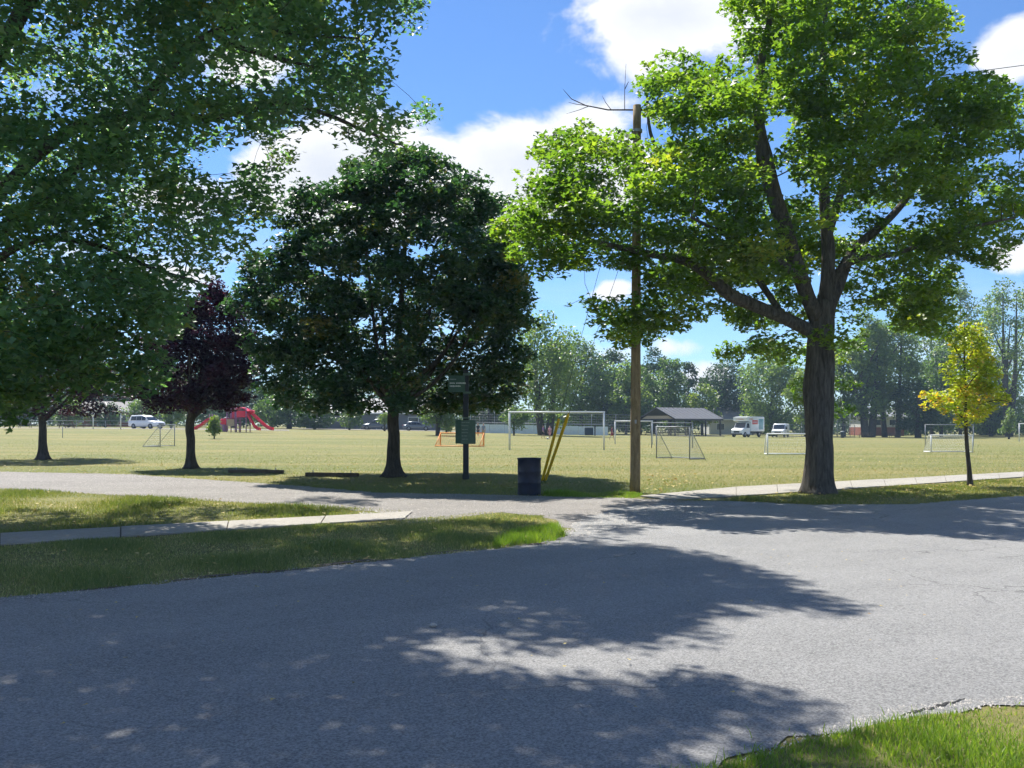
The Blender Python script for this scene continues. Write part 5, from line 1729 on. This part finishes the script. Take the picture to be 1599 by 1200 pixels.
def person(label, loc, rz, H_, top, bottom, stride=.12, arm=.15, hair_len=.1):
    g = empty('person', loc, rz, label, 'person')
    k = H_ / 1.75
    V, E, R_ = [], [], []
    def v(p, r, par=None):
        V.append(tuple(c * k for c in p)); R_.append(r * k if not isinstance(r, tuple) else tuple(q * k for q in r))
        if par is not None: E.append((par, len(V) - 1))
        return len(V) - 1
    pel = v((0, 0, .95), (.15, .11)); wa = v((0, 0, 1.10), (.13, .095), pel); ch = v((0, .0, 1.30), (.16, .11), wa); nb_ = v((0, 0, 1.45), (.07, .065), ch)
    nk = v((0, -.01, 1.53), .055, nb_); hd = v((0, -.02, 1.60), .085, nk); hd2 = v((0, -.02, 1.68), .095, hd); v((0, -.01, 1.74), .06, hd2)
    for s in (-1, 1):
        shd = v((s * .17, 0, 1.42), .06, nb_); elb = v((s * .24, s * arm * .3 + .02, 1.13), .042, shd); wr = v((s * .25, -.10 + s * arm * .5, .90), .03, elb); pm = v((s * .25, -.13 + s * arm * .5, .83), (.036, .02), wr)
        for fi in range(4):
            a = v((s * .25 + (fi - 1.5) * .018, -.145 + s * arm * .5, .775 + .006 * abs(fi - 1.5)), .009, pm); v((s * .25 + (fi - 1.5) * .019, -.165 + s * arm * .5, .735), .008, a)
        a = v((s * .215, -.165 + s * arm * .5, .81), .010, pm); v((s * .205, -.185 + s * arm * .5, .78), .009, a)
        hp = v((s * .09, 0, .88), .10, pel); kn = v((s * .10, -s * stride * .5 - .02, .50), .062, hp); an_ = v((s * .10, -s * stride + .03, .09), .042, kn); ft = v((s * .105, -s * stride - .06, .035), .038, an_); v((s * .11, -s * stride - .14, .03), .03, ft)
    skinned('body', V, E, R_, 0, M['skin'], g)
    # clothes follow the body, a little larger
    sv = [(0, 0, .93), (0, 0, 1.10), (0, 0, 1.30), (0, 0, 1.45), (-.17, 0, 1.42), (-.23, -arm * .2, 1.22), (.17, 0, 1.42), (.23, arm * .2, 1.22)]
    sv = [tuple(c * k for c in p) for p in sv]
    skinned('shirt', sv, [(0, 1), (1, 2), (2, 3), (3, 4), (4, 5), (3, 6), (6, 7)], [(.17 * k, .13 * k), (.155 * k, .12 * k), (.18 * k, .13 * k), (.085 * k, .08 * k), .078 * k, .066 * k, .078 * k, .066 * k], 1, top, g)
    tv = [(0, 0, .98), (-.09, 0, .88), (-.10, stride * .5 - .02, .50), (.09, 0, .88), (.10, -stride * .5 - .02, .50)]
    tv = [tuple(c * k for c in p) for p in tv]
    skinned('trousers', tv, [(0, 1), (1, 2), (0, 3), (3, 4)], [(.165 * k, .125 * k), .115 * k, .085 * k, .115 * k, .085 * k], 0, bottom, g)
    hv = [(0, 0, 1.73), (0, .05, 1.66), (0, .07, 1.66 - hair_len)]
    skinned('hair', [tuple(c * k for c in p) for p in hv], [(0, 1), (1, 2)], [.085 * k, .10 * k, .06 * k], 0, M['hair'], g)
    return g


def psize(px, Y): return px / F * Y
Yq = 92.0
person('person in blue grey top standing right of the notice post', onground(755.5, Yq), .4, psize(22, Yq), M['cloth_grey'], M['tan_panel'])
person('person in dark clothes standing just right of the notice board', onground(747, Yq + 1), -.5, psize(22, Yq), M['cloth_dark'], M['cloth_dark'], .18)
person('child in purple top beside the double trunk tree', onground(848.5, Yq), 1.2, psize(20, Yq), M['cloth_purple'], M['cloth_dark'], .16)
person('person in pink top standing left of the yellow guards', onground(859, Yq - 1), -.6, psize(20, Yq), M['cloth_pink'], M['cloth_pink'], .1)
person('person in dark red clothes walking left of the wooden pole', onground(956, Yq - 1), 1.3, psize(20, Yq), M['cloth_red'], M['cloth_red'], .3, .35)
p = onground(855.5, Yq - 4)
me = bpy.data.meshes.new('soccer_ball'); bm = bmesh.new(); bmesh.ops.create_icosphere(bm, subdivisions=2, radius=.11); bm.to_mesh(me); bm.free()
o = link('soccer_ball', me, M['ball']); o.location = (p[0], p[1], p[2] + .11)
tag(o, 'small ball on the grass near the pink clad person', 'ball')


# ------------------------------------------------------------------ trees far behind
def far_tree(name, label, u, Y, vtop, vbot, wpx, mat, seed, kind='round', n=None, leaf=None, bark=None, trunk_px=None, trunks=None, base_u=None, group='trees along the far side of the park'):
    rng = np.random.default_rng(seed)
    k = Y / F
    b = np.array(onground(u, Y))
    gb = b[2]
    zt = CH + (HOR - vtop) * k; zb = CH + (HOR - vbot) * k
    R = wpx / 2 * k
    Hc = zt - zb
    leaf = leaf or np.clip(.30 + Y / 900, .2, .46)
    n = n or int(np.clip(26 + R * Hc * 1.1, 30, 120))
    m = n * 3
    t = rng.uniform(0, 1, m)
    if kind == 'column': prof = np.sin(np.pi * np.clip(t * .92 + .06, 0, 1)) ** .55
    elif kind == 'cone': prof = (1 - t) ** .75 * .95 + .05
    elif kind == 'weep': prof = np.sqrt(np.clip(1 - (t * 1.9 - .9) ** 2, .08, 1))
    else: prof = np.clip(1 - np.abs(t * 2 - .86) ** 2.2, 0.06, 1) ** .6
    a = rng.uniform(0, 2 * np.pi, m)
    rr = R * prof * rng.uniform(0, 1, m) ** .45 * (1 + .16 * np.sin(3 * a + seed) + .12 * np.sin(2 * a + t * 9 + seed))
    cl = np.stack([b[0] + rr * np.cos(a), b[1] + rr * np.sin(a) * .8, zb + Hc * t], -1)
    cl = cl[rng.uniform(0, 1, m) < np.clip(prof, .2, 1)][:n]
    cr = np.clip(.16 * (R * R * Hc) ** (1 / 3) * rng.uniform(.75, 1.3, len(cl)) + .35, .3, 2.2)
    r0 = (trunk_px or max(3, wpx * .07)) / 2 * k
    L = []
    for (dx0, dx1) in (trunks or [(0, 0)]):
        ht = zb + Hc * (.8 if kind != 'column' else .9)
        p0 = b + np.array([dx0 * k, 0, -.1])
        pm = np.array([b[0] + (dx0 * .6 + dx1 * .4) * k, b[1], gb + (zb - gb) * .7 + .5])
        pm2 = np.array([b[0] + dx1 * k, b[1], zb + Hc * .35])
        p1 = np.array([b[0] + dx1 * 1.2 * k, b[1], ht])
        L.append(([p0, pm, pm2, p1], [r0 * 1.15, r0, r0 * .6, .05]))
    for q in range(6):
        an = q * 1.05 + rng.uniform(-.3, .3)
        z0 = zb + Hc * rng.uniform(-.02, .45)
        st = np.array([L[0][0][1][0], b[1], max(z0, gb + 1.0)])
        en = np.array([b[0] + math.cos(an) * R * .7, b[1] + math.sin(an) * R * .6, min(z0 + Hc * rng.uniform(.2, .4), zt)])
        L.append(([st, (st + en) / 2 + np.array([0, 0, .1]), en], [r0 * .4, r0 * .25, .04]))
    root = empty(name, tuple(b), 0, label, 'tree', group)
    off = b
    sk, sr = [], []
    mb = MB()
    nt = len(trunks or [0])
    for li, (pts, rad) in enumerate(L):
        ln, rd = smooth_line(pts, rad, .8)
        sk.append(ln); sr.append(rd)
        if li < nt:
            MB().tube([tuple(q - off) for q in ln], list(rd), 9).build('trunk', bark or M['bark'], root, True)
        else:
            mb.tube([tuple(q - off) for q in ln], list(rd), 6)
    tag(mb.build('branches', bark or M['bark'], root, True), kind='stuff')
    sk = np.vstack(sk); sr = np.concatenate(sr)
    A, B, ra, rb = twig_net(sk, sr, cl, rng, grow=1.2)
    tag(link('twigs', frusta('twigs', A, B, ra * 1.3, rb * 2, bark or M['bark'], 3, off), None, root), kind='stuff')
    area = cr.mean() ** 2 * 3.1
    per = int(np.clip(area / (leaf * leaf * .36) * 1.15, 14, 90))
    pos, rnd = clump_leaves(cl, cr, per, rng, .8 if kind != 'weep' else 1.15, .2)
    keep = pos[:, 2] > gz(pos[:, 0], pos[:, 1]) + .2
    tag(link('crown', leaf_mesh('crown', pos[keep], leaf, mat, rng, rnd[keep], .35 if kind != 'weep' else .1, 'oval', off), None, root), kind='stuff')
    return root


FT = [
    # name, label, u, Y, vtop, vbot, width px, material, kind, extras
    ('willow_tree', 'airy pale green tree on twin leaning trunks before the rink', 852, 116, 506, 655, 122, 'leaf_far_pale', 'weep', dict(trunk_px=12, trunks=[(-5, -14), (5, 14)], n=80)),
    ('park_tree', 'mid green broad tree behind the soccer goal crossbar', 908, 150, 536, 668, 110, 'leaf_far_mid', 'round', {}),
    ('park_tree', 'darker green tree just left of the wooden pole', 958, 156, 540, 670, 84, 'leaf_far_dark', 'round', {}),
    ('park_tree', 'pale green small tree touching the wooden pole from the left', 978, 146, 570, 664, 60, 'leaf_far_pale', 'round', {}),
    ('park_tree', 'tall dark tree just right of the wooden pole', 1021, 168, 546, 662, 66, 'leaf_far_dark', 'round', {}),
    ('park_tree', 'pale pointed tree behind the left end of the shelter', 1046, 158, 556, 660, 56, 'leaf_far_mid', 'column', {}),
    ('park_tree', 'narrow dark tree behind the middle of the shelter', 1075, 165, 570, 660, 44, 'leaf_far_dark', 'column', {}),
    ('shrub_tree', 'bright green low tree above the right end of the shelter roof', 1097, 160, 598, 664, 56, 'leaf_bright', 'round', {}),
    ('park_tree', 'large bluish green tree behind the house by the shelter', 1133, 178, 562, 655, 92, 'leaf_far_dark', 'round', {}),
    ('willow_tree', 'big drooping pale green tree right behind the moving truck', 1206, 158, 552, 668, 104, 'leaf_far_pale', 'weep', dict(trunk_px=9)),
    ('park_tree', 'bright green tree peeking out left of the maple trunk', 1258, 148, 566, 662, 54, 'leaf_bright', 'round', {}),
    ('park_tree', 'mid green tree right behind the maple trunk', 1318, 152, 520, 660, 64, 'leaf_far_mid', 'round', dict(trunk_px=6)),
    ('park_tree', 'pale tree on a double trunk right of the backstop', 1356, 148, 490, 650, 84, 'leaf_far_pale', 'round', dict(trunk_px=11, trunks=[(-4, -10), (5, 12)])),
    ('park_tree', 'tall pale green tree before the brick walled house', 1392, 150, 478, 645, 96, 'leaf_far_pale', 'round', dict(trunk_px=8, trunks=[(-10, -16), (10, 14)])),
    ('park_tree', 'low dark green tree left of the yellow leaved young tree', 1434, 146, 590, 672, 78, 'leaf_far_dark', 'round', dict(trunk_px=9)),
    ('poplar_tree', 'tall sparse poplar directly left of the yellow leaved young tree', 1455, 168, 458, 655, 70, 'leaf_far_pale', 'column', dict(n=60)),
    ('poplar_tree', 'tall sparse poplar behind the top of the yellow leaved tree', 1500, 172, 446, 660, 76, 'leaf_far_pale', 'column', dict(n=64)),
    ('poplar_tree', 'tall thin crowned poplar with dark forked stem right of the yellow tree', 1576, 158, 440, 640, 84, 'leaf_far_pale', 'column', dict(n=52, trunk_px=10, trunks=[(0, -8), (0, 10)])),
    ('poplar_tree', 'sparse poplar at the right picture edge', 1626, 170, 438, 655, 90, 'leaf_far_pale', 'column', dict(n=60)),
    ('poplar_tree', 'sparse poplar between the yellow tree and the forked poplar', 1542, 178, 462, 655, 60, 'leaf_far_mid', 'column', dict(n=50)),
    ('young_park_tree', 'small pale young tree near the right edge goal', 1576, 132, 636, 674, 24, 'leaf_far_pale', 'cone', dict(n=26, leaf=.28)),
    ('young_park_tree', 'small leafy tree standing before the rink, right of the notice post', 803, 108, 632, 668, 44, 'leaf_far_mid', 'round', dict(n=30, leaf=.26, trunk_px=2.5)),
    ('park_tree', 'small green tree with thick leaning trunk between dome tree and notice post', 684, 98, 606, 664, 76, 'leaf_far_mid', 'round', dict(n=46, leaf=.28, trunk_px=6.5)),
    ('young_park_tree', 'tiny bright green tree in front of the playground', 335, 78, 652, 676, 18, 'leaf_bright', 'cone', dict(n=22, leaf=.2, trunk_px=2)),
    ('young_park_tree', 'tiny bright green tree left of the dome tree trunk', 601, 126, 645, 661, 17, 'leaf_bright', 'round', dict(n=18, leaf=.24)),
    ('young_park_tree', 'tiny bright green tree just left of the notice board', 698, 112, 655, 672, 16, 'leaf_bright', 'round', dict(n=18, leaf=.24)),
    ('park_tree', 'dark tree behind the brown brick house, far left', 150, 172, 560, 655, 110, 'leaf_far_dark', 'round', {}),
    ('park_tree', 'tall dark tree far behind the leftmost purple tree', 40, 165, 560, 655, 130, 'leaf_far_dark', 'round', {}),
    ('shrub_tree', 'olive green bush behind the white sport utility car', 222, 132, 618, 662, 56, 'leaf_far_mid', 'round', dict(leaf=.32)),
    ('shrub_tree', 'rusty olive bush right of the white sport utility car', 268, 134, 616, 662, 52, 'leaf_far_pale', 'round', dict(leaf=.32)),
    ('park_tree', 'dark green tree behind the playground tower', 365, 150, 580, 662, 100, 'leaf_far_dark', 'round', {}),
    ('park_tree', 'dark green tree between the playground and the dome tree', 452, 140, 590, 660, 110, 'leaf_far_dark', 'round', {}),
    ('park_tree', 'mid green tree left of the low grey building', 515, 158, 580, 655, 90, 'leaf_far_mid', 'round', {}),
    ('park_tree', 'mid green tree far behind the white car', 300, 165, 570, 655, 100, 'leaf_far_mid', 'round', {}),
    ('park_tree', 'dark tree rising behind the low grey building', 640, 176, 560, 650, 120, 'leaf_far_dark', 'round', {}),
    ('park_tree', 'dark tree behind the rink, hidden mostly by the dome tree', 765, 160, 560, 664, 110, 'leaf_far_dark', 'round', {}),
    ('shrub_tree', 'dark rounded bush in front of the brown brick house', 165, 140, 628, 664, 50, 'leaf_far_dark', 'round', dict(leaf=.32)),
    ('shrub_tree', 'low green bush at the left corner of the brown brick house', 108, 138, 622, 664, 54, 'leaf_far_mid', 'round', dict(leaf=.32)),
    ('shrub_tree', 'mid green bush beyond the playground slides', 425, 134, 618, 666, 56, 'leaf_far_mid', 'round', dict(leaf=.32)),
    ('shrub_tree', 'dark bush before the left end of the low grey building', 492, 132, 618, 666, 60, 'leaf_far_dark', 'round', dict(leaf=.32)),
    ('shrub_tree', 'green bush before the middle of the low grey building', 546, 133, 622, 666, 44, 'leaf_far_mid', 'round', dict(leaf=.32)),
    ('park_tree', 'broad green tree between the shelter and the wooden pole', 1000, 150, 572, 664, 70, 'leaf_far_mid', 'round', {}),
    ('park_tree', 'full green tree between the brick walled house and the yellow tree', 1470, 156, 540, 670, 80, 'leaf_far_mid', 'round', {}),
    ('park_tree', 'full green tree low behind the forked poplar', 1548, 164, 560, 676, 90, 'leaf_far_mid', 'round', {}),
]
for i, (nm, lab, u, Y, vt, vb, w, mt, kd, ex) in enumerate(FT):
    far_tree(nm, lab, u, Y, vt, vb, w, M[mt], 100 + i, kd, **ex)


def woodland(name, label, u0, u1, Y0, Y1, ztop, n, mat, seed, leaf=.55):
    """a far belt of undergrowth and trees that reads as one mass"""
    rng = np.random.default_rng(seed)
    Y = rng.uniform(Y0, Y1, n)
    u = rng.uniform(u0, u1, n)
    X = (u - 800) * Y / F
    zg = gz(X, Y)
    hz_ = ztop * (.75 + .35 * np.sin(u * .021 + seed) * np.sin(u * .0073 + 2 * seed)) * rng.uniform(0, 1, n) ** .8
    cl = np.stack([X, Y, zg + .4 + hz_], -1)
    pos, rnd = clump_leaves(cl, rng.uniform(.9, 1.7, n), 26, rng, .8, .2)
    pos[:, 2] = np.maximum(pos[:, 2], gz(pos[:, 0], pos[:, 1]) + .15)
    o = link(name, leaf_mesh(name, pos, leaf, mat, rng, rnd, .3, 'oval'), None)
    return tag(o, label, 'woodland', kind='stuff')


woodland('woodland_belt', 'dark undergrowth along the far right edge of the field', 1400, 1760, 176, 190, 5.5, 900, M['leaf_far_dark'], 71)
woodland('woodland_belt', 'dark belt of trees behind the rink and shelter', 700, 1400, 182, 198, 6.5, 1300, M['leaf_far_dark'], 72)
woodland('woodland_belt', 'dark belt of trees along the far left side', -260, 700, 180, 196, 7.0, 1500, M['leaf_far_dark'], 73)

# ------------------------------------------------------------------ thin summer air
def haze():
    m, nt, N, L = newmat('haze')
    out = N('ShaderNodeOutputMaterial'); v = N('ShaderNodeVolumePrincipled')
    v.inputs['Color'].default_value = (.55, .76, 1, 1)
    v.inputs['Density'].default_value = 0.0004
    v.inputs['Anisotropy'].default_value = 0.0
    L(v.outputs[0], out.inputs['Volume'])
    mb = MB(); mb.box((0, 430, 14), (860, 950, 34))
    tag(mb.build('haze', m), 'thin bluish summer haze over the whole park', 'haze', kind='stuff')


haze()
